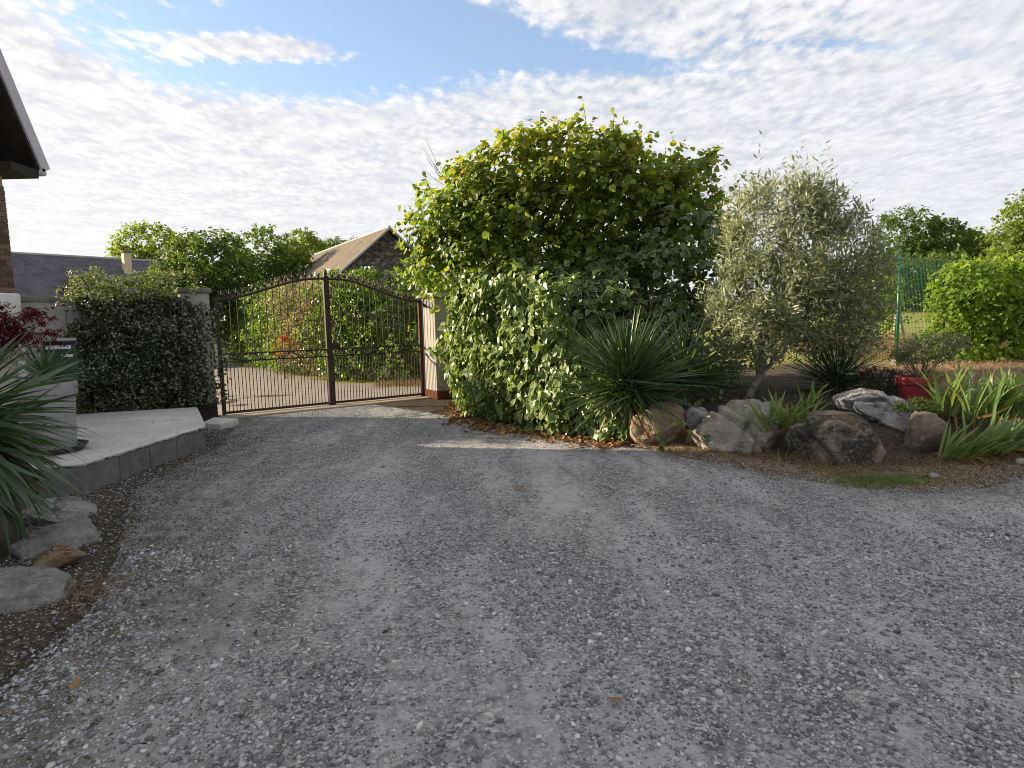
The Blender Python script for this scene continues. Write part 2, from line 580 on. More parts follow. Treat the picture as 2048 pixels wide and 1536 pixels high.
def m_rubble():
    m, t = new_mat('rubble_stone')
    p = pos(t)
    sc = t.scalevec(p, (1, 1, 1.5))
    v = t.voro(sc, 4.2, 'F1', 'Color')
    e = t.voro(sc, 4.2, 'DISTANCE_TO_EDGE')
    sp_ = t.new('ShaderNodeSeparateColor')
    t.l.new(v, sp_.inputs[0])
    c = t.ramp(sp_.outputs[0], [(0, (.035, .034, .03)), (.5, (.085, .08, .068)), (.85, (.16, .145, .115)), (1, (.27, .25, .21))])
    c = t.mix(t.maprange(e, .0, .07, 1, 0), c, (.12, .11, .09))
    n = t.noise(p, 12, 4)
    c = t.mix(t.maprange(n, .4, .7, 0, .4), c, (.03, .03, .025))
    return finish(t, m, c, .95, .1, t.math('MINIMUM', e, .12), .9, .12)


M['slate'] = m_slate()
M['barn_roof'] = m_barn_roof()
M['rubble'] = m_rubble()


def m_rock(name, c1, c2, lich, rust=None, dark=None, rust_amt=.62, dark_amt=.56):
    m, t = new_mat(name)
    p = pos(t)
    n1 = t.noise(p, 3.2, 7, .65)
    c = t.mix(t.maprange(n1, .33, .66), c1, c2)
    if dark:
        c = t.mix(t.maprange(t.noise(p, 2.6, 6, .6, .6), dark_amt - .07, dark_amt + .05), c, dark)
    if rust:
        c = t.mix(t.maprange(t.noise(t.scalevec(p, (1.2, 1.2, .7)), 3.1, 5, .6, .4), rust_amt - .07, rust_amt + .05, 0, .85), c, rust)
    l1 = t.noise(p, 24, 5, .7)
    l2 = t.noise(p, 3.0, 2)
    c = t.mix(t.math('MULTIPLY', t.maprange(l1, .60, .66), t.maprange(l2, .42, .6)), c, lich)
    n2 = t.noise(p, 30, 8, .75)
    gr = t.noise(p, 110, 3, .6)
    c = t.mix(t.maprange(gr, .36, .68, 0, .5), c, tuple(q * .42 for q in c1))
    c = t.mix(t.maprange(n2, .52, .70, 0, .55), c, tuple(min(.6, q * 1.5) for q in c2))
    c = t.mix(t.maprange(n2, .45, .30, 0, .6), c, tuple(q * .4 for q in c1))
    cr = t.noise(t.scalevec(p, (1, 1, 2.2)), 5, 2, .5, .5)
    ridge = t.maprange(t.math('ABSOLUTE', t.math('SUBTRACT', cr, .5)), 0, .022, 0, 1)
    cmask = t.maprange(t.noise(p, 1.7, 2), .52, .62)
    h = t.math('ADD', t.math('MULTIPLY', n2, .6), t.math('MULTIPLY', t.math('MULTIPLY', ridge, cmask), .35))
    c = t.mix(t.math('MULTIPLY', t.maprange(ridge, 0, .6, .5, 0), cmask), c, (.05, .042, .035))
    return finish(t, m, c, .92, .15, h, 1.0, .045)


M['rock_tan'] = m_rock('tan_rock', (.25, .19, .125), (.40, .33, .23), (.5, .48, .42), (.30, .12, .05), (.10, .085, .075), .56, .60)
M['rock_beige'] = m_rock('beige_rock', (.25, .225, .19), (.42, .385, .33), (.52, .5, .45), (.20, .13, .075), (.085, .075, .062), .64, .64)
M['rock_dark'] = m_rock('dark_rock', (.22, .19, .145), (.36, .32, .25), (.5, .48, .44), (.19, .115, .06), (.035, .033, .032), .60, .48)
M['rock_grey'] = m_rock('grey_rock', (.24, .24, .245), (.42, .42, .425), (.56, .56, .56), None, (.09, .09, .09), .6, .58)
M['rock_brown'] = m_rock('brown_rock', (.17, .14, .11), (.29, .245, .195), (.42, .40, .35), None, None)
M['rock_pale'] = m_rock('pale_rock', (.20, .195, .185), (.37, .362, .345), (.46, .46, .44), (.19, .125, .075), (.075, .07, .065), .62, .60)


M['white_stone'] = plain('white_stone', (.55, .55, .54), (.7, .7, .69), 9, .9, .15, 60, .3, .004)


def m_drive():
    m, t = new_mat('gravel_and_dust')
    p = pos(t)
    v1 = t.voro(p, 62, 'F1', 'Color')
    d1 = t.voro(p, 62, 'F1', 'Distance')
    s1 = t.new('ShaderNodeSeparateColor')
    t.l.new(v1, s1.inputs[0])
    stone = t.ramp(s1.outputs[0], [(0, (.075, .075, .08)), (.45, (.205, .206, .212)), (.8, (.335, .336, .338)), (.96, (.47, .468, .463)), (1, (.65, .64, .62))])
    dust = t.mix(t.noise(p, 7, 5, .65), (.325, .326, .33), (.475, .475, .475))
    mpn = t.new('ShaderNodeMapping')
    t.l.new(p, mpn.inputs[0])
    mpn.inputs['Rotation'].default_value = (0, 0, R(-14))
    mpn.inputs['Scale'].default_value = (1.5, .42, 1)
    big = t.noise(mpn.outputs[0], 1.15, 6, .66)
    fine = t.noise(p, 9, 4, .6)
    f = t.math('ADD', big, t.math('MULTIPLY', t.math('SUBTRACT', fine, .5), .35))
    tr = t.new('ShaderNodeAttribute', attribute_name='track')
    f = t.maprange(t.math('ADD', f, t.math('MULTIPLY', t.math('SUBTRACT', tr.outputs['Fac'], .35), .03)), .43, .60)
    c = t.mix(f, stone, dust)
    g2 = t.noise(p, 210, 3, .6)
    c = t.mix(t.maprange(g2, .35, .7, 0, .45), c, (.10, .10, .105))
    g3 = t.noise(p, 130, 2, .5)
    c = t.mix(t.maprange(g3, .62, .72, 0, .6), c, (.36, .36, .36))
    # earth tracked in from the planted edges
    a = t.new('ShaderNodeAttribute', attribute_name='earth')
    ef = t.math('MULTIPLY', a.outputs['Fac'], t.maprange(t.noise(p, 5, 5, .65), .3, .6))
    c = t.mix(ef, c, t.mix(t.noise(p, 30, 3), (.05, .04, .03), (.11, .09, .068)))
    hs = t.math('MULTIPLY', t.math('SUBTRACT', 1.0, d1), t.math('SUBTRACT', 1.05, f))
    h = t.math('ADD', hs, t.math('MULTIPLY', g2, .35))
    return finish(t, m, c, .93, .12, h, .9, .012)


def m_ground():
    m, t = new_mat('earth_and_grass')
    p = pos(t)
    soil = t.mix(t.noise(p, 8, 6, .65), (.045, .037, .029), (.115, .096, .075))
    dry = t.mix(t.noise(p, 6, 6, .7), (.19, .14, .095), (.36, .275, .185))
    lawn = t.mix(t.noise(p, 1.1, 6, .7), (.15, .20, .04), (.36, .34, .11))
    a = t.new('ShaderNodeAttribute', attribute_name='dry')
    b = t.new('ShaderNodeAttribute', attribute_name='lawn')
    c = t.mix(t.maprange(t.math('ADD', a.outputs['Fac'], t.math('MULTIPLY', t.math('SUBTRACT', t.noise(p, 4, 5), .5), .9)), .3, .7), soil, dry)
    c = t.mix(t.maprange(t.math('ADD', b.outputs['Fac'], t.math('MULTIPLY', t.math('SUBTRACT', t.noise(p, .7, 5), .5), .7)), .35, .65), c, lawn)
    n = t.noise(p, 45, 5, .7)
    c = t.mix(t.maprange(n, .35, .7, 0, .4), c, (.035, .028, .02))
    return finish(t, m, c, .95, .08, n, .8, .03)


M['drive'] = m_drive()
M['ground'] = m_ground()


def m_pebble():
    m, t = new_mat('pebble_stone')
    at = t.new('ShaderNodeAttribute', attribute_name='tint')
    c = t.ramp(at.outputs['Fac'], [(0, (.08, .085, .10)), (.3, (.205, .211, .227)), (.62, (.33, .335, .347)), (.88, (.43, .433, .437)), (.935, (.50, .50, .497)),
                                  (.955, (.72, .70, .67)), (.965, (.40, .37, .34)), (.985, (.15, .155, .18)), (1, (.12, .125, .15))])
    n = t.noise(pos(t), 160, 3)
    c = t.mix(t.maprange(n, .35, .7, 0, .3), c, (.12, .12, .122))
    return finish(t, m, c, .8, .25)


M['pebble'] = m_pebble()

# ------------------------------------------------------------------ terrain
BX = [-3.0, 0.2, 0.9, 1.7, 2.5, 3.4, 4.3, 5.5, 8.0, 14.0, 40.0]
BY = [12.5, 9.3, 8.5, 7.75, 7.2, 6.7, 6.45, 6.7, 7.6, 9.5, 18.0]


def bank(x, y):
    d = (y - np.interp(x, BX, BY)) * .8
    h = .40 * smooth(0.05, .75, d) * smooth(0.2, 1.3, x)
    h = h + .052 * np.clip(y - 8, 0, 50) * smooth(2.5, 5.5, x) * smooth(0, 2, d)
    return h


LY = [-3, 1.5, 2.2, 3.3, 4.2, 5.9, 7.8, 9.4, 10.4, 10.7]
LX = [-2.3, -2.3, -2.25, -2.4, -2.8, -3.75, -3.85, -4.3, -4.75, -5.0]
gL = np.array((-5.03, 10.65))
gR = np.array((-1.84, 12.82))
gu = (gR - gL) / np.linalg.norm(gR - gL)
gv = np.array((gu[1], -gu[0]))     # towards the camera


OX = [-3, .6, 1.6, 2.2, 2.6, 3.0, 3.6, 4.5, 6, 9]
OV = [.25, .30, .62, .98, 1.25, 1.42, 1.42, .92, .8, .8]


def inside(x, y):
    """signed distance-like value, positive inside the gravelled drive"""
    a = x - np.interp(y, LY, LX)
    b = (np.interp(x, BX, BY) - y - np.interp(x, OX, OV)) * .75
    c = (x - gL[0]) * gv[0] + (y - gL[1]) * gv[1] - .25
    return np.minimum(np.minimum(a, b), c)


def track(x, y):
    """two worn wheel tracks that swing from the near drive to the gate"""
    xc = .25 - .35 * np.clip(y - 2, 0, 20) ** 1.05 * .55
    w = .16 + .02 * y
    t = np.exp(-((x - xc - .75) / w) ** 2) + np.exp(-((x - xc + .75) / w) ** 2) + .8 * np.exp(-((x - 2.6 - .25 * y) / .35) ** 2)
    return np.clip(t, 0, 1)


def undul(x, y):
    return .030 * (fbm(x * .7, y * .5, 3) - .44) + .012 * (fbm(x * 3, y * 3, 3) - .44)


def ground_z(x, y):
    """height one can stand things on"""
    return np.where(inside(x, y) > .05, undul(x, y), bank(x, y) + undul(x, y))


def grid(xs, ys):
    X, Y = np.meshgrid(xs, ys, indexing='ij')
    nx, ny = X.shape
    i = np.arange(nx * ny).reshape(nx, ny)
    F = np.stack([i[:-1, :-1], i[1:, :-1], i[1:, 1:], i[:-1, 1:]], -1).reshape(-1, 4)
    return X.ravel(), Y.ravel(), F


xs = np.concatenate([[-1500, -600, -250, -120, -60, -35, -22, -15, -11], np.arange(-8.5, 12.6, .11), [14, 17, 21, 27, 36, 50, 80, 150, 300, 600, 1500]])
ys = np.concatenate([[-1500, -400, -100, -30, -10, -5], np.arange(-2.5, 16.1, .11), [17, 18.5, 20, 22, 25, 29, 34, 40, 48, 60, 80, 120, 200, 400, 800, 1800]])
X, Y, F = grid(xs, ys)
ins = inside(X, Y)
Z = bank(X, Y) + undul(X, Y) - .07 * smooth(-.05, .12, ins) + .05 * (fbm(X * 1.9, Y * 1.9) - .45) * smooth(.0, -.3, ins)
dry = smooth(-.9, -.1, ins) * (1 - .0 * X) * smooth(1.2, 1.9, X) + smooth(5.2, 6.2, X) * smooth(6.3, 7.2, Y) * .95
dry = np.clip(dry, 0, 1) * (1 - smooth(-2.4, -1.3, -ins) * 0)
lawn = smooth(11.2, 12.2, Y) * smooth(3.0, 5.0, X) + smooth(13.2, 15, Y) * .6
g = link('ground', mesh_data('ground', np.stack([X, Y, Z], 1), F, M['ground'], True, {'dry': dry, 'lawn': np.clip(lawn, 0, 1)}))
tag(g, kind='structure')

xs = np.arange(-5.6, 12.6, .075)
ys = np.arange(-2.4, 13.3, .075)
X, Y, F = grid(xs, ys)
ins = inside(X, Y)
Z = undul(X, Y) - .16 * smooth(.10, -.25, ins) + .006 * (fbm(X * 9, Y * 9, 2) - .4)
keep = (ins > -.35)[F].any(1)
F = F[keep]
earth = smooth(1.6, .0, X - np.interp(Y, LY, LX)) + smooth(.55, .0, ins) * smooth(1.0, 2.0, X) * .8
d_ = link('driveway', mesh_data('driveway', np.stack([X, Y, Z], 1), F, M['drive'], True, {'earth': np.clip(earth, 0, 1), 'track': track(X, Y)}))
tag(d_, kind='structure')

# lane behind the gate and its concrete sill
mb = MB()
P2 = lambda s, t: gL + gu * s + gv * t
lane = [P2(-.6, -.18), P2(4.2, -.18), (-1.9, 14.6), (-3.45, 15.6), (-4.7, 16.3), (-8.2, 21.4), (-12.3, 27.2), (-18, 36), (-24, 33), (-15.5, 23.5), (-10.5, 16.0)]
mb.raw([(p[0], p[1], .012) for p in lane], [tuple(range(len(lane)))])
tag(mb.build('lane', M['asphalt']), kind='structure')
mb = MB()
mb.frame_box((*gL, 0), (*gu, 0), (*gv, 0), (0, 0, 1), (-.05, 4.05), (-.2, .34), (-.2, .028))
tag(mb.build('gate_sill', M['concrete'], bevel=.012), kind='structure')

# ------------------------------------------------------------------ foliage machinery
TEMPL = {
    'hazel': ([(0, 0, 0), (-.30, .12, .05), (-.44, .45, .08), (-.28, .78, .04), (0, 1, -.06), (.28, .78, .04), (.44, .45, .08), (.30, .12, .05), (0, .5, -.02)],
              [(8, 0, 1), (8, 1, 2), (8, 2, 3), (8, 3, 4), (8, 4, 5), (8, 5, 6), (8, 6, 7), (8, 7, 0)]),
    'ivy': ([(0, .08, 0), (-.26, .0, .03), (-.44, .26, .07), (-.33, .60, .03), (0, 1, -.10), (.33, .60, .03), (.44, .26, .07), (.26, 0, .03), (0, .42, -.03)],
            [(8, 0, 1), (8, 1, 2), (8, 2, 3), (8, 3, 4), (8, 4, 5), (8, 5, 6), (8, 6, 7), (8, 7, 0)]),
    'oval': ([(0, 0, 0), (-.25, .35, .05), (-.22, .7, .03), (0, 1, -.08), (.22, .7, .03), (.25, .35, .05)],
             [(0, 2, 1), (0, 3, 2), (0, 4, 3), (0, 5, 4)]),
    'blob': ([(0, 0, 0), (-.38, .35, .06), (0, 1, -.06), (.38, .45, .06)], [(0, 2, 1), (0, 3, 2)]),
    'thin': ([(0, 0, 0), (-.12, .45, .02), (0, 1, 0), (.12, .45, .02)], [(0, 2, 1), (0, 3, 2)]),
    'needle': ([(-.02, 0, 0), (.02, 0, 0), (.03, 1, .03), (-.01, 1, .03)], [(0, 1, 2), (0, 2, 3)]),
    'star': ([(0, 0, 0), (-.5, .1, .08), (-.12, .12, 0), (-.3, .55, .08), (0, .2, 0), (.3, .55, .08), (.12, .12, 0), (.5, .1, .08), (.0, -.5, .08), (.1, 0, 0)],
             [(0, 2, 1), (2, 4, 3), (4, 6, 5), (6, 0, 7), (0, 8, 9)]),
    'maple': ([(0, 0, 0), (-.42, .12, .0), (-.12, .3, .02), (-.34, .7, -.04), (-.05, .5, .02), (0, 1, -.08), (.05, .5, .02), (.34, .7, -.04), (.12, .3, .02), (.42, .12, 0)],
              [(0, 2, 1), (0, 4, 3), (0, 6, 5), (0, 8, 7), (0, 9, 8)]),
}


def leaf_verts(P_, L_, N_, S_, key, curl=None):
    tv, tf = TEMPL[key]
    tv = np.array(tv, float)
    L_ = nrm(L_)
    B_ = nrm(np.cross(L_, N_))
    N2 = np.cross(B_, L_)
    v = (P_[:, None] + S_[:, None, None] * (tv[None, :, 0:1] * B_[:, None] + tv[None, :, 1:2] * L_[:, None] + tv[None, :, 2:3] * N2[:, None]))
    n = len(P_)
    f = (np.array(tf)[None] + (np.arange(n) * len(tv))[:, None, None]).reshape(-1, 3)
    edge = np.ones(len(tv))
    if key in ('hazel', 'ivy'):
        edge[8] = 0
    return v.reshape(-1, 3), f, np.tile(edge, n), len(tv)


def leaf_obj(name, A, key, mat, parent, rng, kind='stuff', tint=None):
    P_, L_, N_, S_ = A[:4]
    v, f, e, k = leaf_verts(P_, L_, N_, S_, key)
    tint = rng.random(len(P_)) if tint is None else tint
    o = link(name, mesh_data(name, v, f, mat, False, {'tint': np.repeat(tint, k), 'edge': e}), parent)
    if kind:
        o['kind'] = kind
    return o


_var = {}


def single_leaves(name, A, key, mat, parent, rng, idx, tints=None):
    """the largest leaves in view as objects of their own, sharing a few meshes"""
    vk = (key, mat.name)
    if vk not in _var:
        _var[vk] = []
        tv, tf = TEMPL[key]
        for q in range(8):
            e = np.ones(len(tv))
            if key in ('hazel', 'ivy'):
                e[8] = 0
            j = np.array(tv, float) + rng.normal(0, .02, (len(tv), 3))
            _var[vk].append(mesh_data(name, j, [tuple(x) for x in tf], mat, False, {'tint': np.full(len(tv), (q + .5) / 8), 'edge': e}))
    P_, L_, N_, S_ = (a[idx] for a in A[:4])
    L_ = nrm(L_)
    B_ = nrm(np.cross(L_, N_))
    N2 = np.cross(B_, L_)
    pinv = Matrix.Translation(-Vector(parent.location)) if parent.type == 'EMPTY' else Matrix()
    for i in range(len(P_)):
        o = bpy.data.objects.new(name, _var[vk][int(rng.integers(8)) if tints is None else min(7, int(tints[idx[i]] * 8))])
        COL.objects.link(o)
        o.parent = parent
        o.matrix_parent_inverse = pinv
        s_ = S_[i]
        o.matrix_basis = Matrix(((B_[i, 0] * s_, L_[i, 0] * s_, N2[i, 0] * s_, P_[i, 0]), (B_[i, 1] * s_, L_[i, 1] * s_, N2[i, 1] * s_, P_[i, 1]),
                                 (B_[i, 2] * s_, L_[i, 2] * s_, N2[i, 2] * s_, P_[i, 2]), (0, 0, 0, 1)))


SUNV = np.array(sun_dir)


def sprays(rng, blobs, n, nleaf, length, size, up=.3, out=.7, rnd=.5, fill=(.6, 1.02), spread=.9, droop=.3, face=.6, lean=(0, 0, 0), hang=0.0, clump=9, cv=.12, vary=(.6, 1.25)):
    """leaves set along twigs that grow outwards from the volume of a few ellipsoids"""
    bl = np.array(blobs, float)
    wgt = bl[:, 6] if bl.shape[1] > 6 else bl[:, 3] * bl[:, 4] + bl[:, 3] * bl[:, 5]
    k = rng.choice(len(bl), n, p=wgt / wgt.sum())
    c, r = bl[k, :3], bl[k, 3:6]
    d = nrm(rng.normal(size=(n, 3)))
    q = rng.uniform(fill[0] ** 3, fill[1] ** 3, n) ** (1 / 3)
    if clump:
        nc = max(4, n // clump)
        kc = rng.choice(len(bl), nc, p=wgt / wgt.sum())
        dc = nrm(rng.normal(size=(nc, 3)))
        qc = rng.uniform(1 - cv, 1 + cv * .6, nc)
        pick = rng.integers(0, nc, n)
        m_ = rng.random(n) < .72
        k = np.where(m_, kc[pick], k)
        c, r = bl[k, :3], bl[k, 3:6]
        d = np.where(m_[:, None], nrm(dc[pick] + rng.normal(size=(n, 3)) * .17), d)
        q = np.where(m_, qc[pick] * rng.uniform(.82, 1.02, n), q)
    base = c + d * r * q[:, None]
    o = nrm(d / r)
    D = nrm(o * out + np.array((0, 0, up)) + rng.normal(size=(n, 3)) * rnd + np.array(lean))
    ln = length * rng.uniform(.5, 1.25, n)
    m = nleaf
    s = (np.arange(m) + rng.random((n, m))) / m
    Pp = base[:, None] + D[:, None] * (s * ln[:, None])[..., None] - np.array((0, 0, 1.0)) * (droop * (s ** 2) * ln[:, None])[..., None]
    perp = nrm(np.cross(D[:, None] + 0 * Pp, nrm(rng.normal(size=(n, m, 3)))))
    L_ = nrm(D[:, None] * (1 - spread * .6) + perp * spread + np.array((0, 0, -hang)))
    N_ = nrm(o[:, None] * face + np.array((0, 0, .4)) + SUNV * .6 + rng.normal(size=(n, m, 3)) * .55)   # leaves turn to the light
    Pp = Pp + perp * .015
    S_ = size * rng.uniform(vary[0], vary[1], (n, m))
    OUT = np.repeat(o[:, None], m, 1)
    Q = np.repeat(q[:, None], m, 1)
    rs = lambda a: a.reshape(-1, 3)
    return [rs(Pp), rs(L_), rs(N_), S_.ravel(), rs(OUT), Q.ravel()]


def drop(A, mask):
    return [a[mask] for a in A]


def joinA(*As):
    return [np.concatenate(z) for z in zip(*As)]


def front_idx(A, rng, n=300, qmin=.9):
    """leaves on the outer skin that face the camera, the largest first"""
    to = nrm(np.array((0, 0, CAM_H)) - A[0])
    vis = (A[4] * to).sum(1) > .35
    vis &= A[5] > qmin
    facing = np.abs((nrm(A[2]) * to).sum(1))
    sc = np.where(vis, A[3] * (.4 + facing) / np.linalg.norm(A[0], axis=1), 0) * rng.uniform(.75, 1.25, len(vis))
    return np.argsort(-sc)[:n]


def limb(mb, rng, a, b, r0, r1, bend=.1, n=7, sides=7):
    a, b = np.array(a, float), np.array(b, float)
    L = np.linalg.norm(b - a)
    off = rng.normal(size=3) * bend * L
    pts = []
    for i in range(n + 1):
        t = i / n
        pts.append(a + (b - a) * t + off * math.sin(math.pi * t) + rng.normal(size=3) * .012 * L * (0 < i < n))
    mb.tube(pts, [r0 + (r1 - r0) * (i / n) for i in range(n + 1)], sides)
    return pts


def tree(name, label, base, blobs, mat, n, nleaf, length, size, seed, key='blob', trunk_r=.18, cat='tree', group=None, bark='bark', limbs=7, mat2=None, frac2=0, **kw):
    rng = np.random.default_rng(seed)
    root = thing(name, base, label, cat, group)
    A = sprays(rng, blobs, n, nleaf, length, size, **kw)
    mb = MB()
    bl = np.array(blobs)[:, :3]
    cen = bl.mean(0)
    fork = np.array(base) + (cen - np.array(base)) * .45
    limb(mb, rng, np.array(base) - (0, 0, .15), fork, trunk_r, trunk_r * .75, .03)
    for i in range(limbs):
        c = bl[i % len(bl)] + rng.normal(size=3) * np.array(blobs)[i % len(bl), 3:6] * .35
        limb(mb, rng, fork - (0, 0, .05), c, trunk_r * .6, trunk_r * .12, .08, 6, 6)
    mb.build('trunk', M[bark], root, True)
    leaf_obj('crown', A, key, mat, root, rng, None, smooth(0, 1, rng.random(len(A[0])) * .75 + .25 * (A[1][:, 2] * .5 + .5)))
    return root


# ------------------------------------------------------------------ house at the left edge
GX = -7.11
HY0, HY1 = 1.4, 9.0
RIDGE_Y, RIDGE_Z, EAVE_Y, EAVE_Z = 5.2, 11.7, 9.20, 3.84
house = thing('brick_house', (-11, 5, 0), 'steep roofed house with brown brick corner and dark soffit at left edge', 'house')
mb = MB()
xa, xb = -15.5, GX
prof = [(HY0, 0), (HY1, 0), (HY1, 3.75), (RIDGE_Y, RIDGE_Z - .35), (HY0, 3.75)]
mb.raw([(x, y, z) for x in (xa, xb) for y, z in prof], [(4, 3, 2, 1, 0), (5, 6, 7, 8, 9)] + [(i, (i + 1) % 5, (i + 1) % 5 + 5, i + 5) for i in range(5)])
mb.build('wall', M['cream'], house)
MB().box((-15.45, GX + .06), (HY0 - .06, HY1 + .045), (0, 2.10)).build('plinth', M['plaster'], house, bevel=.02)
slope = (RIDGE_Z - EAVE_Z) / (EAVE_Y - RIDGE_Y)
for sgn in (1, -1):
    mb = MB()
    e = RIDGE_Y + sgn * (EAVE_Y - RIDGE_Y)
    nrm_ = np.array((0, sgn * slope, 1.0)) / math.hypot(slope, 1)
    t_ = .16
    a = [(x, y, z) for x in (-16, -6.73) for y, z in ((e, EAVE_Z), (RIDGE_Y, RIDGE_Z))]
    b = [(x, y + nrm_[1] * t_, z + nrm_[2] * t_) for x, y, z in a]
    mb.raw(a + b, [(0, 1, 3, 2), (4, 6, 7, 5), (0, 2, 6, 4), (1, 5, 7, 3), (0, 4, 5, 1), (2, 3, 7, 6)])
    rf = mb.build('roof', M['dark_wood'], house)
    # pale verge board on the gable edge
    mb = MB()
    dy, dz = (RIDGE_Y - e), (RIDGE_Z - EAVE_Z)
    L_ = math.hypot(dy, dz)
    mb.frame_box((-6.73, e, EAVE_Z), (1, 0, 0), (0, dy / L_, dz / L_), nrm_, (.002, .03), (-.02, L_), (.04, .21))
    mb.build('verge_board', M['verge'], rf)
    mb = MB()
    mb.box((-16, -6.735), (min(e, e - sgn * .5), max(e, e - sgn * .5)), (EAVE_Z - .10, EAVE_Z + .02))
    mb.build('eave_box', M['dark_wood'], house)
    gut = MB().tube([(-16, e + sgn * .06, EAVE_Z + .0), (-6.70, e + sgn * .06, EAVE_Z + .0)], .055, 10)
    gut.build('gutter', M['verge'], house, True)
bm_ = MB().box((-.0075, .0075), (-.105, .105), (-.0325, .0325))
row = 0
z = 2.145
brick_long = mesh_data('brick', *(lambda b: (b.v, b.f))(MB().box((0, .018), (-.105, .105), (-.032, .032))), M['brick_house'])
brick_half = mesh_data('brick', *(lambda b: (b.v, b.f))(MB().box((0, .018), (-.05, .05), (-.032, .032))), M['brick_house'])
brng = random.Random(3)
while z < 3.56:
    y = HY1 - .002
    spec = (('l', 'h') if row % 2 == 0 else ('h', 'l'))
    for q in spec:
        w = .21 if q == 'l' else .10
        link('brick', brick_long if q == 'l' else brick_half, house, (GX + .002 + brng.uniform(0, .004), y - w / 2, z))
        y -= w + .011
    z += .0755
    row += 1
MB().box((GX - .02, GX + .010), (HY1 - .335, HY1 + .004), (2.10, 3.6)).build('quoin_mortar', M['mortar'], house)

# ------------------------------------------------------------------ slate-roofed house beyond the wall
A_, B_ = np.array((-23.2, 29.6)), np.array((-19.11, 35.0))
rd = (B_ - A_) / np.linalg.norm(B_ - A_)
A_ = A_ - rd * 9
rn = np.array((rd[1], -rd[0]))      # towards the camera
sl = thing('slate_house', (-22, 32, 0), 'low house with long dark slate roof and dormer behind the rendered wall', 'house')


def slope_mesh(name, e0, e1, r0, r1, mat, parent, thick=.12):
    e0, e1, r0, r1 = (np.array(q, float) for q in (e0, e1, r0, r1))
    n = np.cross(e1 - e0, r0 - e0)
    n /= np.linalg.norm(n)
    if n[2] < 0:
        n = -n
    v = [e0, e1, r1, r0] + [q + n * thick for q in (e0, e1, r1, r0)]
    me = mesh_data(name, v, [(0, 1, 2, 3), (7, 6, 5, 4), (0, 4, 5, 1), (1, 5, 6, 2), (2, 6, 7, 3), (3, 7, 4, 0)], mat)
    uvl = me.uv_layers.new(name='UVMap')
    au = (e1 - e0) / np.linalg.norm(e1 - e0)
    av = (r0 - e0) / np.linalg.norm(r0 - e0)
    for p in me.polygons:
        for li in p.loop_indices:
            q = np.array(me.vertices[me.loops[li].vertex_index].co) - e0
            uvl.data[li].uv = (float(q @ au), float(q @ av))
    return link(name, me, parent)


RZ, RUN, DROP = 5.12, 4.2, 3.3
r0, r1 = (*A_, RZ), (*B_, RZ)
near = lambda p, k: (p[0] + rn[0] * k, p[1] + rn[1] * k)
roof_s = slope_mesh('roof', (*near(A_, RUN), RZ - DROP), (*near(B_, RUN), RZ - DROP), r0, r1, M['slate'], sl)
slope_mesh('roof', (*near(A_, -RUN), RZ - DROP), (*near(B_, -RUN), RZ - DROP), r0, r1, M['slate'], sl)
mb = MB()
pts = [near(A_, RUN - .4), near(B_, RUN - .4), near(B_, -RUN + .4), near(A_, -RUN + .4)]
zt = RZ - DROP + .1
mb.raw([(*p, 0) for p in pts] + [(*p, zt) for p in pts] + [(*A_, RZ - .15), (*(B_ - rd * .1), RZ - .15)],
       [(0, 1, 5, 4), (2, 3, 7, 6), (1, 2, 6, 9, 5), (3, 0, 4, 8, 7)])
mb.build('wall', M['plaster'], sl)
MB().tube([(*A_, RZ + .1), (*B_, RZ + .1)], .09, 8).build('ridge_cap', M['zinc'], sl, True)
# chimney on the near slope
cp_ = A_ + rd * (9 + 4.45)
ck = near(cp_, .95)
mb = MB().frame_box((*ck, 0), (*rd, 0), (*rn, 0), (0, 0, 1), (-.17, .17), (-.16, .16), (RZ - 1.1, RZ + .36))
ch = mb.build('chimney', M['cream'], sl)
MB().frame_box((*ck, 0), (*rd, 0), (*rn, 0), (0, 0, 1), (-.21, .21), (-.20, .20), (RZ + .362, RZ + .44)).build('chimney_cap', M['coping'], ch)
# dormer
dc = A_ + rd * (9 + 1.75)
dk = near(dc, 2.25)
dz_ = RZ - DROP * 2.25 / RUN
fr = lambda s_, t_, z_: (dk[0] + rd[0] * s_ + rn[0] * t_, dk[1] + rd[1] * s_ + rn[1] * t_, z_)
mb = MB().raw([fr(-.55, .3, dz_ - .6), fr(.55, .3, dz_ - .6), fr(.55, .3, dz_ + .18), fr(-.55, .3, dz_ + .18), fr(-.55, -1.2, dz_ + .18), fr(.55, -1.2, dz_ + .18)],
              [(0, 1, 2, 3), (0, 3, 4), (1, 5, 2), (3, 2, 5, 4)])
dm = mb.build('dormer', M['plaster'], sl)
mb = MB().raw([fr(-.85, .5, dz_ + .12), fr(.85, .5, dz_ + .12), fr(.3, .42, dz_ + .62), fr(-.3, .42, dz_ + .62), fr(.3, -1.5, dz_ + .64), fr(-.3, -1.5, dz_ + .64), fr(-.85, -1.3, dz_ + .12), fr(.85, -1.3, dz_ + .12)],
              [(0, 1, 2, 3), (3, 2, 4, 5), (0, 3, 5, 6), (1, 7, 4, 2), (0, 6, 7, 1)])
mb.build('dormer_roof', M['slate'], dm)
arch = MB()
for q in range(9):
    pass
arch.tube([fr(.38 * math.cos(w), .33, dz_ - .35 + .42 * math.sin(w)) for w in np.linspace(0, math.pi, 12)], .035, 6)
arch.build('window_arch', M['wood'], dm, True)

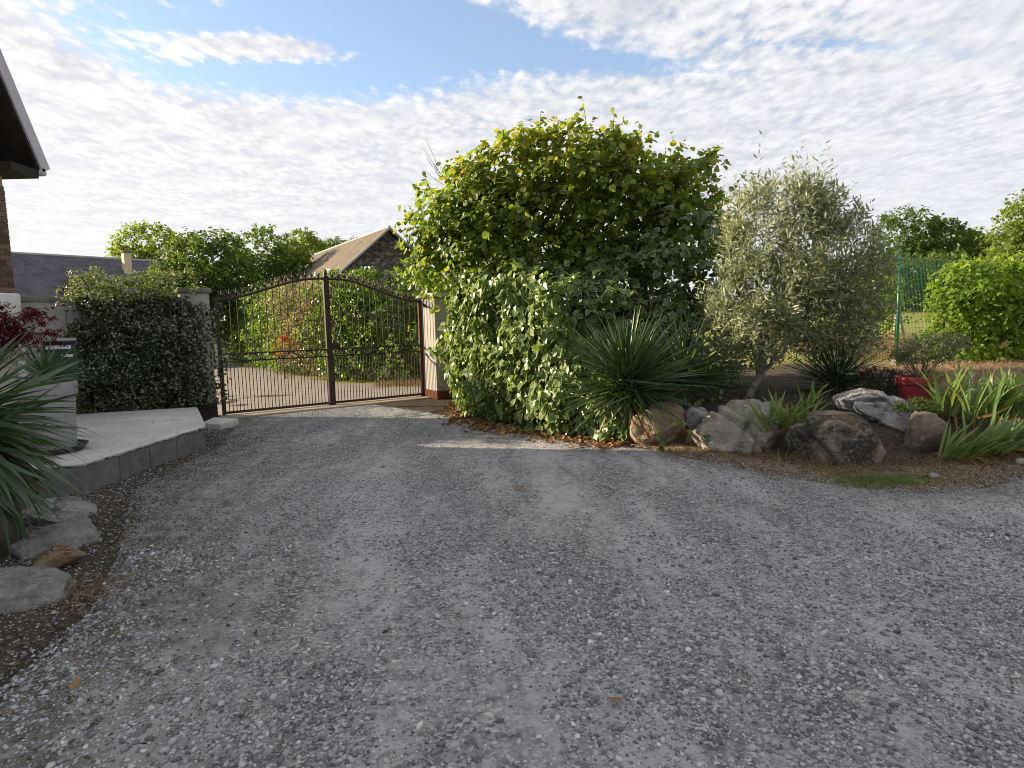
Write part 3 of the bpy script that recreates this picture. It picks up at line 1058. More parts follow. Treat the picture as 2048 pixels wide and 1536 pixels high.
# ------------------------------------------------------------------ stone barn
ap = np.array((-6.75, 36.0))
fa = np.array((-15.03, 49.0))
bd = (fa - ap) / np.linalg.norm(fa - ap)
bg_ = np.array((bd[1], -bd[0]))     # to the right along the gable
if bg_[0] < 0:
    bg_ = -bg_
barn = thing('stone_barn', (-10, 42, 0), 'old stone barn with dark rubble gable and sunlit brown roof behind the gate', 'barn')
BZ, HW, BD = 6.85, 5.2, 4.45
gp = lambda p, w, z_: (p[0] + bg_[0] * w, p[1] + bg_[1] * w, z_)
mb = MB()
ap2 = ap + bd * .25
mb.raw([gp(ap2, -HW + .3, -.2), gp(ap2, HW - .3, -.2), gp(ap2, HW - .3, BZ - BD + .1), gp(ap2, 0, BZ - .1), gp(ap2, -HW + .3, BZ - BD + .1),
        gp(fa, -HW + .3, -.2), gp(fa, HW - .3, -.2), gp(fa, HW - .3, BZ - BD + .1), gp(fa, 0, BZ - .1), gp(fa, -HW + .3, BZ - BD + .1)],
       [(0, 1, 2, 3, 4), (9, 8, 7, 6, 5), (0, 4, 9, 5), (1, 6, 7, 2)])
mb.build('wall', M['rubble'], barn)
for sg in (-1, 1):
    rfb = slope_mesh('roof', gp(ap, sg * HW, BZ - BD), gp(fa, sg * HW, BZ - BD), gp(ap, 0, BZ), gp(fa, 0, BZ), M['barn_roof'], barn, .14)
    mb = MB()
    a, b = np.array(gp(ap - bd * .03, sg * HW, BZ - BD + .08)), np.array(gp(ap - bd * .03, 0, BZ + .08))
    mb.tube([a, b], .085, 6)
    mb.build('verge_strip', M['zinc'], rfb)
MB().tube([gp(ap, 0, BZ + .13), gp(fa, 0, BZ + .13)], .09, 6).build('ridge_strip', M['zinc'], barn)

# ------------------------------------------------------------------ garden wall, pillars, gate
u3, v3, z3 = (*gu, 0), (*gv, 0), (0, 0, 1)
pl = thing('gate_pillar', (*P2(-.33, .1), 0), 'rendered gate pillar half covered by jasmine, left of the iron gate', 'pillar', 'gate pillars')
MB().frame_box((*gL, 0), u3, v3, z3, (-.52, -.1), (-.24, .18), (0, 2.12)).build('body', M['render'], pl, bevel=.015)
MB().frame_box((*gL, 0), u3, v3, z3, (-.56, -.06), (-.28, .22), (2.122, 2.20)).build('cap', M['coping'], pl, bevel=.015)
bk = mesh_data('brick', *(lambda b: (b.v, b.f))(MB().box((-.105, .105), (0, .03), (-.03, .03))), M['brick_dark'])
for r_ in range(4):
    for k_ in range(2):
        o_ = P2(-.205 - .218 * k_ + (.0 if r_ % 2 else -.0), .178)
        link('brick', bk, pl, (o_[0], o_[1], .045 + r_ * .068), (0, 0, math.atan2(gu[1], gu[0]) + math.pi))
GLEN = float(np.linalg.norm(gR - gL))
pr = thing('gate_pillar', (*P2(4.05, .2), 0), 'pale rendered gate pillar with red brick foot beside the ivy', 'pillar', 'gate pillars')
MB().frame_box((*gR, 0), u3, v3, z3, (.01, .36), (-.05, .60), (.165, 2.03)).build('body', M['render_warm'], pr, bevel=.015)
MB().frame_box((*gR, 0), u3, v3, z3, (-.05, .42), (-.11, .66), (2.032, 2.12)).build('cap', M['render_warm'], pr, bevel=.02)
MB().frame_box((*gR, 0), u3, v3, z3, (-.005, .375), (-.065, .615), (0, .163)).build('brick_foot', M['brick_red'], pr, bevel=.012)
MB().tube([(*P2(GLEN - .04, .2), 1.88), (*P2(GLEN + .02, .2), 1.88)], .035, 8).build('hinge_plate', M['iron'], pr)

wl = thing('garden_wall', (-6.2, 9.4, 0), 'grey rendered garden wall with stone coping between house and gate', 'wall')
wa, wb = np.array((-5.44, 10.33)), np.array((-7.18, 9.06))
wd = (wb - wa) / np.linalg.norm(wb - wa)
wn = np.array((-wd[1], wd[0]))
if wn[1] > 0:
    wn = -wn
wlen = np.linalg.norm(wb - wa)
MB().frame_box((*wa, 0), (*wd, 0), (*wn, 0), z3, (0, wlen), (-.2, 0), (0, 1.985)).build('wall', M['render'], wl)
s_ = 0
cr_ = random.Random(8)
while s_ < wlen - .05:
    e_ = min(s_ + .62, wlen)
    MB().frame_box((*wa, 0), (*wd, 0), (*wn, 0), z3, (s_ + .003, e_ - .003), (-.235, .035), (1.987, 2.055 + cr_.uniform(0, .006))).build('coping_slab', M['coping'], wl, bevel=.01)
    s_ = e_

bar_me = mesh_data('bar', *(lambda b: (b.v, b.f))(MB().tube([(0, 0, 0), (0, 0, 1)], 1.0, 7)), M['iron'], True)
sm_ = lambda t: t * t * (3 - 2 * t)


def finial_mesh():
    b = MB()
    b.tube([(0, 0, 0), (0, 0, .075), (0, 0, .15)], [.011, .012, .003], 6)
    for sg in (-1, 1):
        b.tube([(0, 0, .02), (sg * .02, 0, .06), (sg * .05, 0, .13)], [.008, .009, .003], 5)
        pts = []
        for w in np.linspace(0, 1.5 * math.pi, 9):
            rr = .028 * (1 - w / 9)
            pts.append((sg * (.048 + rr * math.cos(w + 2.2)), 0, .022 + rr * math.sin(w + 2.2)))
        b.tube(pts, .005, 5)
    return mesh_data('finial', b.v, b.f, M['iron'], True)


def scroll_mesh():
    b = MB()
    pts = []
    for w in np.linspace(2.6 * math.pi, 0, 20):
        rr = .012 + .020 * (1 - w / (2.6 * math.pi))
        pts.append((-.055 + rr * math.cos(w), 0, .028 + rr * math.sin(w)))
    for w in np.linspace(0, 2.6 * math.pi, 20):
        rr = .012 + .020 * (1 - w / (2.6 * math.pi))
        pts.append((.055 - rr * math.cos(w), 0, -.028 - rr * math.sin(w)))
    pts[19] = (-.022, 0, .02)
    pts[20] = (.022, 0, -.02)
    b.tube(pts, .008, 6)
    return mesh_data('scroll', b.v, b.f, M['iron'], True)


fin_me, scr_me = finial_mesh(), scroll_mesh()
ga = math.atan2(gu[1], gu[0])
GLEN = float(np.linalg.norm(gR - gL))
HALF = 1.925


def gate_leaf(s0, s1, flip, label):
    g_ = thing('gate_leaf', (*P2((s0 + s1) / 2, 0), 0), label, 'gate', 'leaves of the iron gate')
    pt = lambda s, z_: (*P2(s, 0), z_)
    W_ = s1 - s0
    h0, h1 = (2.02, 2.40) if not flip else (1.97, 2.40)
    top = lambda s: h0 + (h1 - h0) * (sm_(min(1, max(0, ((s - s0) / W_ if not flip else (s1 - s) / W_) * 1.08))))
    # hanging stile and meeting stile
    hs = s0 if not flip else s1
    sg = 1 if not flip else -1
    MB().frame_box((*P2(hs, 0), 0), u3, v3, z3, tuple(sorted((0, sg * .055))), (-.03, .03), (.03, h0 + .04)).build('stile', M['iron'] if not flip else M['iron_rust'], g_, bevel=.004)
    path = [pt(s, top(s)) for s in np.linspace(s0 + .02, s1 - .02, 28)]
    MB().tube(path, .021, 8).build('top_rail', M['iron'], g_, True)
    for z_, hh in ((.065, .022), (.955, .012), (1.085, .012)):
        MB().frame_box((*gL, 0), u3, v3, z3, (s0 + .05, s1 - .03), (-.016, .016), (z_ - hh, z_ + hh)).build('rail', M['iron'], g_)
    n = 16
    for i in range(1, n):
        s = s0 + W_ * i / n
        zt_ = top(s)
        link('bar', bar_me, g_, pt(s, 1.09), None, (.0085, .0085, zt_ - 1.09))
        link('finial', fin_me, g_, pt(s, zt_ + .012), (0, 0, ga))
    n2 = 32
    for i in range(1, n2):
        link('bar', bar_me, g_, pt(s0 + W_ * i / n2, .07), None, (.0075, .0075, .88))
    for i in range(11):
        s = s0 + .14 + (W_ - .26) * i / 10
        link('scroll', scr_me, g_, pt(s, 1.02), (0, 0, ga), (1 if i % 2 else -1, 1, 1.02))
    return g_, top


lf1, _ = gate_leaf(.0, HALF - .01, False, 'left half of the dark wrought iron gate, hung on the jasmine pillar')
lf2, _ = gate_leaf(HALF + .01, GLEN, True, 'right half of the wrought iron gate with lock box and centre post')
mb = MB().frame_box((*P2(HALF, 0), 0), u3, v3, z3, (-.052, .052), (-.035, .045), (.06, 2.42))
mb.build('centre_post', M['iron'], lf2, bevel=.005)
MB().lathe([(.0, .0), (.05, .0), (.055, .02), (.03, .045), (.036, .07), (.024, .11), (.0, .19)], (*P2(HALF, .005), 2.42), 12).build('post_finial', M['iron'], lf2, True)
MB().frame_box((*P2(HALF, 0), 0), u3, v3, z3, (.054, .20), (-.03, .04), (1.09, 1.20)).build('lock_box', M['iron'], lf2, bevel=.005)
MB().frame_box((*P2(HALF, 0), 0), u3, v3, z3, (-.06, .06), (-.04, .055), (.028, .10)).build('foot', M['iron'], lf2, bevel=.004)

# ------------------------------------------------------------------ platform, step, planter, mailbox
plat = thing('concrete_platform', (-5.2, 7.6, 0), 'low concrete platform on grey blocks in front of the jasmine', 'platform')
PP = [(-4.09, 5.80), (-3.96, 7.90), (-4.98, 9.72), (-6.35, 9.35), (-7.05, 8.85), (-7.05, 5.2), (-4.9, 5.45)]
prng = np.random.default_rng(4)


def ragged_slab(poly, z0, z1, inset, mat, parent, name, amp):
    pts = []
    for i in range(len(poly)):
        a, b = np.array(poly[i]), np.array(poly[(i + 1) % len(poly)])
        n_ = max(2, int(np.linalg.norm(b - a) / .05))
        for k_ in range(n_):
            pts.append(a + (b - a) * k_ / n_)
    pts = np.array(pts)
    c_ = pts.mean(0)
    o_ = nrm(pts - c_)
    j1 = prng.normal(0, amp, (len(pts), 1))
    n_ = len(pts)
    rings = [(pts + o_ * j1 * .6, np.full(n_, z0) + prng.normal(0, amp * 1.6, n_)), (pts + o_ * (.004 + j1), np.full(n_, (z0 + z1) / 2)),
             (pts + o_ * j1 * .4 - o_ * .006, np.full(n_, z1 - .012)), (pts - o_ * .03, np.full(n_, z1))]
    v_ = np.concatenate([np.c_[p, z_] for p, z_ in rings])
    f_ = []
    for r_ in range(3):
        for k_ in range(n_):
            k2 = (k_ + 1) % n_
            f_.append((r_ * n_ + k_, r_ * n_ + k2, (r_ + 1) * n_ + k2, (r_ + 1) * n_ + k_))
    f_.append(tuple(3 * n_ + k_ for k_ in range(n_)))
    return link(name, mesh_data(name, v_, f_, mat), parent)


ragged_slab(PP, .268, .305, 0, M['slabtop'], plat, 'slab', .003)
cen = np.array(PP).mean(0)
for i in range(len(PP)):
    a, b = np.array(PP[i]), np.array(PP[(i + 1) % len(PP)])
    L_ = np.linalg.norm(b - a)
    d_ax = (b - a) / L_
    nn = np.array((d_ax[1], -d_ax[0]))
    if nn @ (cen - a) < 0:
        nn = -nn
    if i in (2, 3, 4):
        continue
    s_ = 0.0
    first = True
    while s_ < L_ - .04:
        e_ = min(s_ + .495, L_)
        j_ = prng.uniform(0, .006)
        MB().frame_box((*a, 0), (*d_ax, 0), (*nn, 0), z3, (s_ + .006, e_ - .006), (.010 + j_, .2), (-.06, .264)).build('block', M['block'], plat, bevel=.008)
        s_ = e_
MB().raw([(*(np.array(p) + (cen - np.array(p)) * .03), z_) for z_ in (-.1, .262) for p in PP],
         [tuple(range(7))[::-1], tuple(range(7, 14))] + [(i, (i + 1) % 7, (i + 1) % 7 + 7, i + 7) for i in range(7)]).build('mortar_core', M['mortar'], plat)

ragged_slab([(-4.80, 9.36), (-4.42, 9.25), (-4.37, 9.78), (-4.86, 10.0)], -.03, .10, 0, M['slabtop'], None, 'step_block', .006)
tag(bpy.data.objects['step_block'], 'small pale concrete step block at foot of the gate pillar', 'step')

pt_ = thing('grey_planter', (-4.82, 6.34, .3), 'tall round grey planter standing on the concrete platform', 'planter')
PC = (-4.80, 6.36, .318)
MB().lathe([(.0, .0), (.20, .0), (.215, .02), (.245, .555), (.262, .556), (.268, .57), (.272, .70), (.266, .712), (.248, .712), (.243, .64), (.0, .64)], PC, 48).build('body', M['planter'], pt_, True).modifiers.new('e', 'EDGE_SPLIT')
MB().lathe([(.0, -.012), (.25, -.012), (.27, -.008), (.315, .045), (.322, .048), (.322, .055), (.31, .055), (.265, .006), (.0, .004)], PC, 40).build('saucer', M['saucer'], pt_, True).modifiers.new('e', 'EDGE_SPLIT')
MB().lathe([(.0, .66), (.24, .65)], PC, 24).build('soil', M['soil'], pt_)

mbx = thing('mailbox', (-5.42, 7.55, .3), 'dark green metal mailbox with white name strips behind the planter', 'mailbox')
mo, mu, mw = (-5.42, 7.46, 0), (.83, .557, 0), (-.557, .83, 0)      # front face turned to the drive
mfb = lambda lx, ly, lz: MB().frame_box(mo, mu, mw, z3, lx, ly, lz)
mfb((-.165, .165), (0, .20), (.98, 1.41)).build('body', M['mailbox'], mbx, bevel=.012)
mb = MB()
mpt = lambda a_, b_, c_: (mo[0] + mu[0] * a_ + mw[0] * b_, mo[1] + mu[1] * a_ + mw[1] * b_, c_)
mb.raw([mpt(a_, b_, c_) for a_ in (-.175, .175) for b_, c_ in ((-.03, 1.412), (.22, 1.412), (.22, 1.45), (.1, 1.465), (-.03, 1.435))],
       [(4, 3, 2, 1, 0), (5, 6, 7, 8, 9)] + [(i, (i + 1) % 5, (i + 1) % 5 + 5, i + 5) for i in range(5)])
mb.build('lid', M['mailbox'], mbx)
mfb((-.145, .125), (-.008, 0), (1.325, 1.392)).build('slot_surround', M['blue_paint'], mbx)
mfb((-.135, .115), (-.014, -.0085), (1.336, 1.380)).build('name_strip', M['white_paint'], mbx)
mfb((.01, .125), (-.008, 0), (1.24, 1.268)).build('number_strip', M['white_paint'], mbx)
mfb((-.04, .04), (.09, .17), (.3, .958)).build('post', M['mailbox'], mbx)

cpot = thing('cream_planter', (-6.0, 7.35, .3), 'cream stone planter holding the red maple, half hidden by blades', 'planter')
MB().lathe([(.0, .0), (.17, .0), (.20, .9), (.245, .92), (.245, 1.03), (.21, 1.03), (.2, .98), (.0, .98)], (-5.86, 7.05, .31), 8).build('body', M['cream_pot'], cpot)

# ------------------------------------------------------------------ rocks
def rock(name, label, c, size, mat, seed, rotz=0., tilt=(0, 0), lump=.16, cuts=5, flat=.0, cat='rock', group=None, sub=5, crease=0):
    rng = np.random.default_rng(seed)
    import bmesh
    bm = bmesh.new()
    bmesh.ops.create_icosphere(bm, subdivisions=sub, radius=1.0)
    v = np.array([p.co[:] for p in bm.verts])
    f = np.array([[q.index for q in p.verts] for p in bm.faces])
    bm.free()
    n0 = v.copy()
    # boxier than a ball
    v = np.sign(v) * np.abs(v) ** .78
    v = nrm(v) * (np.linalg.norm(v, axis=1, keepdims=True) ** .7)

    def n3(p, s, k):
        return (vnoise(p[:, 0] * s + k * 7.3, p[:, 1] * s + 3.1 * k) + vnoise(p[:, 1] * s + k * 5.1 + 40, p[:, 2] * s + 11 * k) + vnoise(p[:, 2] * s + 90 + k, p[:, 0] * s + 2 * k)) / 3 - .5
    for s, a in ((1.2, 1.7), (2.6, .7)):
        v = v + n0 * (n3(n0 * 1.0 + seed * .37, s, seed + s) * a * lump * 2.2)[:, None]
    for _ in range(cuts + 3):
        d = nrm(rng.normal(size=3) * (1, 1, .8))
        h = rng.uniform(.58, .86)
        e = v @ d - h
        v = v - d * np.where(e > 0, e * .95, 0)[:, None]
    for s, a in ((5.5, .5), (11, .32), (23, .17), (41, .09)):
        v = v + n0 * (n3(n0 * 1.0 + seed * .37, s, seed + s) * a * lump * 2.2)[:, None]
    if crease:
        for q in range(crease):
            d = nrm(rng.normal(size=3) * (1, .4, .2))
            e = v @ d - rng.uniform(-.4, .5) - .12 * n3(n0, 3, q + 5)
            v = v - n0 * (.16 * np.exp(-(e / .055) ** 2))[:, None]
    v = v * np.array(size) * .5
    Mx = Matrix.Rotation(rotz, 3, 'Z') @ Matrix.Rotation(tilt[0], 3, 'X') @ Matrix.Rotation(tilt[1], 3, 'Y')
    v = v @ np.array(Mx).T
    zmin = np.percentile(v[:, 2], 4)
    v[:, 2] -= zmin
    o = link(name, mesh_data(name, v, f, M[mat], True), None, c)
    tag(o, label, cat, group)
    return o


RG = 'rocks edging the planted bank'
rock('rock', 'tan rock with rust stain below the big yucca, at the end of the ivy', (1.87, 7.56, -.10), (.86, .55, .66), 'rock_tan', 2, .35, (0, .1), .12, 6, group=RG)
rock('rock', 'small round grey stone wedged above the beige rock', (2.27, 7.56, .16), (.30, .28, .28), 'rock_grey', 5, 0, (0, 0), .10, 3, group=RG, sub=4)
rock('rock', 'wide pale beige rock with deep diagonal crease under the olive tree', (2.60, 7.14, -.16), (1.16, .74, .70), 'rock_beige', 11, -.22, (0, .06), .15, 5, group=RG, crease=3)
rock('rock', 'large dark blackened boulder in the middle of the bank edge', (3.47, 6.58, -.14), (1.22, .9, .86), 'rock_dark', 17, -.3, (0, .04), .13, 6, group=RG, crease=2)
rock('rock', 'pale streaked grey slab rock tilted behind the dark boulder', (4.28, 7.22, .16), (.98, .66, .44), 'rock_grey', 23, -.3, (.12, .22), .12, 5, group=RG, crease=2)
rock('rock', 'brown rock at left foot of the large iris clump', (4.50, 6.70, -.02), (.50, .45, .54), 'rock_brown', 31, .3, (0, -.2), .14, 6, group=RG)
rock('rock', 'small flat white stone lying on top of the dark boulder', (3.62, 6.95, .36), (.26, .14, .07), 'white_stone', 47, .4, (0, -.1), .06, 4, sub=3)
rock('rock', 'small beige stone on gravel at right edge of photo', (5.02, 6.02, -.04), (.15, .11, .11), 'rock_beige', 41, .3, (0, 0), .1, 4, sub=3)
rock('rock', 'small round pale stone beside the grass tuft', (3.86, 5.60, -.03), (.10, .09, .09), 'rock_grey', 43, .3, (0, 0), .06, 2, sub=3)
LG = 'rocks edging the left border'
rock('rock', 'flat grey rock in left border below the concrete platform', (-3.34, 4.42, -.17), (.55, .86, .36), 'rock_pale', 52, -.25, (.08, .0), .11, 9, group=LG)
rock('rock', 'grey rock under the yucca against the platform blocks', (-3.85, 5.05, -.14), (.6, .5, .34), 'rock_grey', 62, .3, (0, .05), .11, 8, group=LG)
rock('rock', 'small flat brown stone between two larger rocks of left border', (-3.02, 3.97, -.02), (.34, .2, .17), 'rock_tan', 55, .15, (0, 0), .10, 5, group=LG, sub=4)
rock('rock', 'long pale rock at left edge lowest in photo', (-3.05, 3.48, -.20), (1.05, .66, .44), 'rock_pale', 60, .45, (.05, .05), .12, 9, group=LG)

# ------------------------------------------------------------------ blades: yuccas and irises
def blade_mesh(name, mat, L, w, bend, tint, fold=.25, seg=7, tipdry=False, shape='sword'):
    """a channelled sword leaf growing along +Y, curving down along -Z"""
    v, f, e = [], [], []
    for i in range(seg + 1):
        t = i / seg
        ww = w * (min(1, .45 + t * 2.2) if shape == 'sword' else 1 - .15 * t) * (1 - t ** 3.2 if shape == 'sword' else (1 - t ** 6))
        ww = max(ww, .0008)
        y = L * math.sin(bend * t) / bend if bend > .02 else L * t
        z_ = -L * (1 - math.cos(bend * t)) / bend if bend > .02 else 0
        v += [(-ww, y, z_ + fold * ww), (0, y, z_), (ww, y, z_ + fold * ww)]
        e += [t] * 3
        if i:
            o = (i - 1) * 3
            f += [(o, o + 1, o + 4, o + 3), (o + 1, o + 2, o + 5, o + 4)]
    tn = np.full(len(v), tint)
    if tipdry:
        tn = np.where(np.array(e) > .86, .99, tn)
    return mesh_data(name, v, f, mat, True, {'tint': tn})


def blade_mat(d, up):
    d = nrm(np.array(d, float))
    s = np.cross(d, up)
    s = s / max(np.linalg.norm(s), 1e-6)
    n = np.cross(s, d)
    return Matrix(((s[0], d[0], n[0]), (s[1], d[1], n[1]), (s[2], d[2], n[2])))


def blades(root, name, meshes, items):
    pinv = Matrix.Translation(-Vector(root.location))
    for me, p, d, sc, twist in items:
        o = bpy.data.objects.new(name, me)
        COL.objects.link(o)
        o.parent = root
        o.matrix_parent_inverse = pinv
        up = np.array((0, 0, 1.0)) + np.array(d) * .001
        if abs(d[2]) > .97:
            up = np.array((-d[0], -d[1], .2))
        m3 = blade_mat(d, up) @ Matrix.Rotation(twist, 3, 'Y')
        o.matrix_basis = Matrix.Translation(p) @ m3.to_4x4() @ Matrix.Diagonal((sc, sc, sc, 1))


def merged(root, items):
    vs, fs, ts, o = [], [], [], 0
    for me, p, d, sc, twist in items:
        v = np.empty(len(me.vertices) * 3, np.float32)
        me.vertices.foreach_get('co', v)
        t = np.empty(len(me.vertices), np.float32)
        me.attributes['tint'].data.foreach_get('value', t)
        f = np.empty(len(me.loops), np.int32)
        me.loops.foreach_get('vertex_index', f)
        up = np.array((0, 0, 1.0)) if abs(d[2]) < .97 else np.array((-d[0], -d[1], .2))
        m3 = np.array(blade_mat(d, up) @ Matrix.Rotation(twist, 3, 'Y'))
        vs.append(v.reshape(-1, 3) * sc @ m3.T + p)
        fs.append(f.reshape(-1, 4) + o)
        ts.append(t)
        o += len(t)
    ob = link('blades', mesh_data('blades', np.concatenate(vs), np.concatenate(fs), items[0][0].materials[0], True, {'tint': np.concatenate(ts)}), root)
    ob['kind'] = 'stuff'


def yucca(name, label, c, n, L, w, mat, seed, zmin=-.25, zmax=1.0, droop=.0, trunk=None, cat='yucca', group=None, bend=(.15, .5), lean=(0, 0, 0), dead=12, fold=.3, extra=0, skirt=0):
    rng = np.random.default_rng(seed)
    root = thing(name, (c[0], c[1], trunk if trunk is not None else c[2]), label, cat, group)
    ms = [blade_mesh('blade', mat, L, w, b, t, fold) for b in np.linspace(bend[0], bend[1], 4) for t in (.15, .4, .62, .82)]
    old = [blade_mesh('blade', mat, L * .9, w * .9, b, .985, fold) for b in (.5, .9)]
    it = []
    for i in range(n):
        z_ = zmin + (zmax - zmin) * ((i + .5) / n) ** .85
        a = i * 2.39996 + rng.normal(0, .12)
        h = math.sqrt(max(0.02, 1 - min(z_, .995) ** 2))
        d = nrm(np.array((h * math.cos(a), h * math.sin(a), z_ + rng.normal(0, .08))) + np.array(lean))
        k_ = rng.integers(4)
        bsel = min(3, int((1 - max(z_, 0)) * 3.2 + rng.random()))
        me = ms[bsel * 4 + int(k_)]
        p = np.array(c) + (0, 0, .14 * (z_ - .2)) + d * .03
        it.append((me, p, d, rng.uniform(.72, 1.08), rng.normal(0, .5)))
    for i in range(dead):
        a = rng.uniform(0, 6.28)
        d = nrm(np.array((math.cos(a), math.sin(a), rng.uniform(-.9, -.25))))
        it.append((old[int(rng.integers(2))], np.array(c) - (0, 0, .08), d, rng.uniform(.6, .95), rng.normal(0, .6)))
    if extra:
        eit = []
        for i in range(extra):
            z_ = zmin + (zmax - zmin) * rng.random() ** .55
            a = rng.uniform(0, 6.28)
            h = math.sqrt(max(.02, 1 - min(z_, .995) ** 2))
            d = nrm(np.array((h * math.cos(a), h * math.sin(a), z_)) + np.array(lean))
            eit.append((ms[int(rng.integers(16))], np.array(c) + rng.normal(size=3) * (.1, .1, .06), d, rng.uniform(.6, 1.05), rng.normal(0, .6)))
        for i in range(skirt):
            a = rng.uniform(0, 6.28)
            zz = rng.uniform(-.95, -.25)
            h = math.sqrt(1 - zz * zz)
            eit.append((ms[int(rng.integers(12))] if rng.random() < .7 else old[0], np.array(c) + rng.normal(size=3) * (.06, .06, .05), nrm(np.array((h * math.cos(a), h * math.sin(a), zz))), rng.uniform(.7, 1.05), rng.normal(0, .6)))
        merged(root, eit)
    blades(root, 'blade', ms, it)
    if trunk is not None:
        mb = MB()
        limb(mb, rng, (c[0], c[1], trunk - .1), (c[0], c[1], c[2] + .05), .075, .06, .03, 5, 9)
        mb.build('stem', M['bark'], root, True)
    return root


YG = 'yuccas'
yucca('yucca', 'big dark green yucca drooping over the left border rocks', (-3.77, 4.12, .90), 300, .86, .025, M['yucca_blue'], 3, -.95, .86, trunk=0.0, group=YG, bend=(.12, .9), dead=30, extra=120, skirt=170)
yucca('yucca', 'large spiky yucca standing in front of the variegated ivy', (1.44, 7.72, .68), 270, .98, .0150, M['yucca'], 8, -.4, .99, trunk=.30, group=YG, bend=(.06, .35), dead=26, extra=420)
yucca('yucca', 'half hidden yucca head between big yucca and olive trunk', (2.28, 8.25, .66), 150, 1.0, .0125, M['yucca'], 9, -.3, .95, trunk=.36, group=YG, bend=(.08, .4), dead=10, extra=150)
yucca('yucca', 'slender leaved yucca between olive trunk and red pot', (4.62, 8.75, .50), 190, .9, .0095, M['yucca'], 12, -.15, .95, trunk=.40, group=YG, bend=(.08, .4), dead=12, extra=160)
yucca('potted_yucca', 'small bright spiky plant growing in the tall grey planter', (-4.80, 6.36, 1.0), 70, .40, .013, M['yucca_blue'], 14, .12, .97, group=YG, bend=(.1, .45), dead=0)


def iris(name, label, bases, L, w, seed, lean=(0, 0, 0), spread=.35, group='iris clumps', per=9, dry=.2):
    rng = np.random.default_rng(seed)
    root = thing(name, tuple(np.mean(np.array(bases), 0)), label, 'iris', group)
    ms = [blade_mesh('blade', M['iris'], L, w, b, t, .12, 7, td) for b in (.15, .45, .9) for t, td in ((.2, False), (.45, False), (.6, True), (.8, True))]
    old = [blade_mesh('blade', M['iris'], L * .8, w * .7, b, .99, .3) for b in (.8, 1.5)]
    it = []
    for bx_, by_, bz_ in bases:
        fa_ = rng.uniform(0, math.pi)
        fdir = np.array((math.cos(fa_), math.sin(fa_), 0))
        for i in range(per):
            q = (i - (per - 1) / 2) / (per / 2)
            d = nrm(np.array((0, 0, 1.0)) + fdir * q * spread * 1.3 + rng.normal(size=3) * (.12, .12, 0) + np.array(lean))
            p = np.array((bx_, by_, bz_ - .02)) + fdir * q * .05 + rng.normal(size=3) * (.02, .02, 0)
            it.append((ms[int(rng.integers(len(ms)))], p, d, rng.uniform(.6, 1.1), rng.normal(0, .7)))
        for i in range(int(per * dry) + 1):
            d = nrm(rng.normal(size=3) * (1, 1, .2) + (0, 0, .25) + np.array(lean))
            it.append((old[int(rng.integers(2))], np.array((bx_, by_, bz_)), d, rng.uniform(.5, .9), rng.normal(0, .8)))
    blades(root, 'blade', ms, it)
    return root


rb = np.random.default_rng(77)
iris('iris_clump', 'iris clump with browned tips between beige rock and dark boulder', [(3.00 + rb.normal(0, .08), 6.92 + rb.normal(0, .08), .26) for _ in range(5)], .52, .023, 1, (-.12, -.1, 0), .6, per=8)
iris('iris_clump', 'small upright iris behind the dark boulder', [(3.66 + rb.normal(0, .07), 7.42 + rb.normal(0, .06), .36) for _ in range(3)], .42, .016, 2, (.12, 0, 0), .5, per=7)
iris('iris_clump', 'tiny iris sprig growing at foot of the beige rock', [(2.86, 6.47, .0)], .30, .010, 3, (.1, -.3, 0), .8, per=6)
iris('iris_clump', 'tall upright blue-green iris clump in front of the red pot', [(x, 7.05 + rb.uniform(-.25, .25), .33) for x in np.linspace(5.06, 6.2, 13)], .62, .027, 4, (.10, 0, 0), .35, per=15)
iris('iris_clump', 'low sprawling iris clump spilling onto the gravel at right', [(x, 6.22 + .25 * (x - 4.4) + rb.uniform(-.12, .12), .06) for x in np.linspace(4.42, 5.75, 15)], .52, .019, 5, (.62, -.15, 0), .4, per=14, dry=.3)

# ------------------------------------------------------------------ hazel
rng = np.random.default_rng(21)
HB = [(.75, 10.5, 3.20, 1.8, 1.3, 1.2), (-.05, 10.3, 2.85, 1.45, 1.2, 1.05), (1.85, 10.6, 3.1, 1.3, 1.1, 1.2), (-.5, 10.3, 2.35, .95, .9, .7),
      (.85, 10.4, 4.0, 1.25, .9, .55), (2.95, 10.5, 3.0, .55, .5, .8), (1.95, 10.4, 3.9, .8, .6, .5), (-.3, 10.4, 3.55, .8, .6, .55), (.25, 10.4, 3.95, .8, .6, .45), (-.85, 10.4, 3.05, .75, .6, .6), (2.55, 10.4, 3.35, .7, .6, .6), (3.25, 10.3, 3.45, .42, .4, .55), (3.05, 10.3, 2.9, .6, .5, .6), (1.2, 10.3, 4.3, .55, .5, .3), (-1.05, 10.3, 2.62, .5, .45, .42), (-.6, 10.4, 3.55, .6, .5, .45)]
HB = [tuple(np.array((0, 0, CAM_H)) + (np.array(b[:3]) - (0, 0, CAM_H)) * 1.02) + tuple(np.array(b[3:6]) * (1.04, .74, 1.02)) for b in HB]
hz = thing('hazel_tree', (.95, 11.1, 0), 'large rounded hazel with broad yellow-green leaves in centre of photo', 'tree')
A = sprays(rng, HB, 2750, 7, .40, .098, cv=.22, vary=(.45, 1.4), up=.35, out=.8, rnd=.55, fill=(.55, 1.0), spread=1.0, droop=.35, hang=.45, face=.5)
A = joinA(A, sprays(rng, [(.8, 10.9, 3.0, 1.5, .5, .9), (-.2, 10.8, 2.7, 1.2, .5, .8), (1.9, 10.9, 2.9, 1.0, .5, .9)], 420, 7, .35, .12, fill=(.1, 1), clump=0, hang=.4))
tops = []
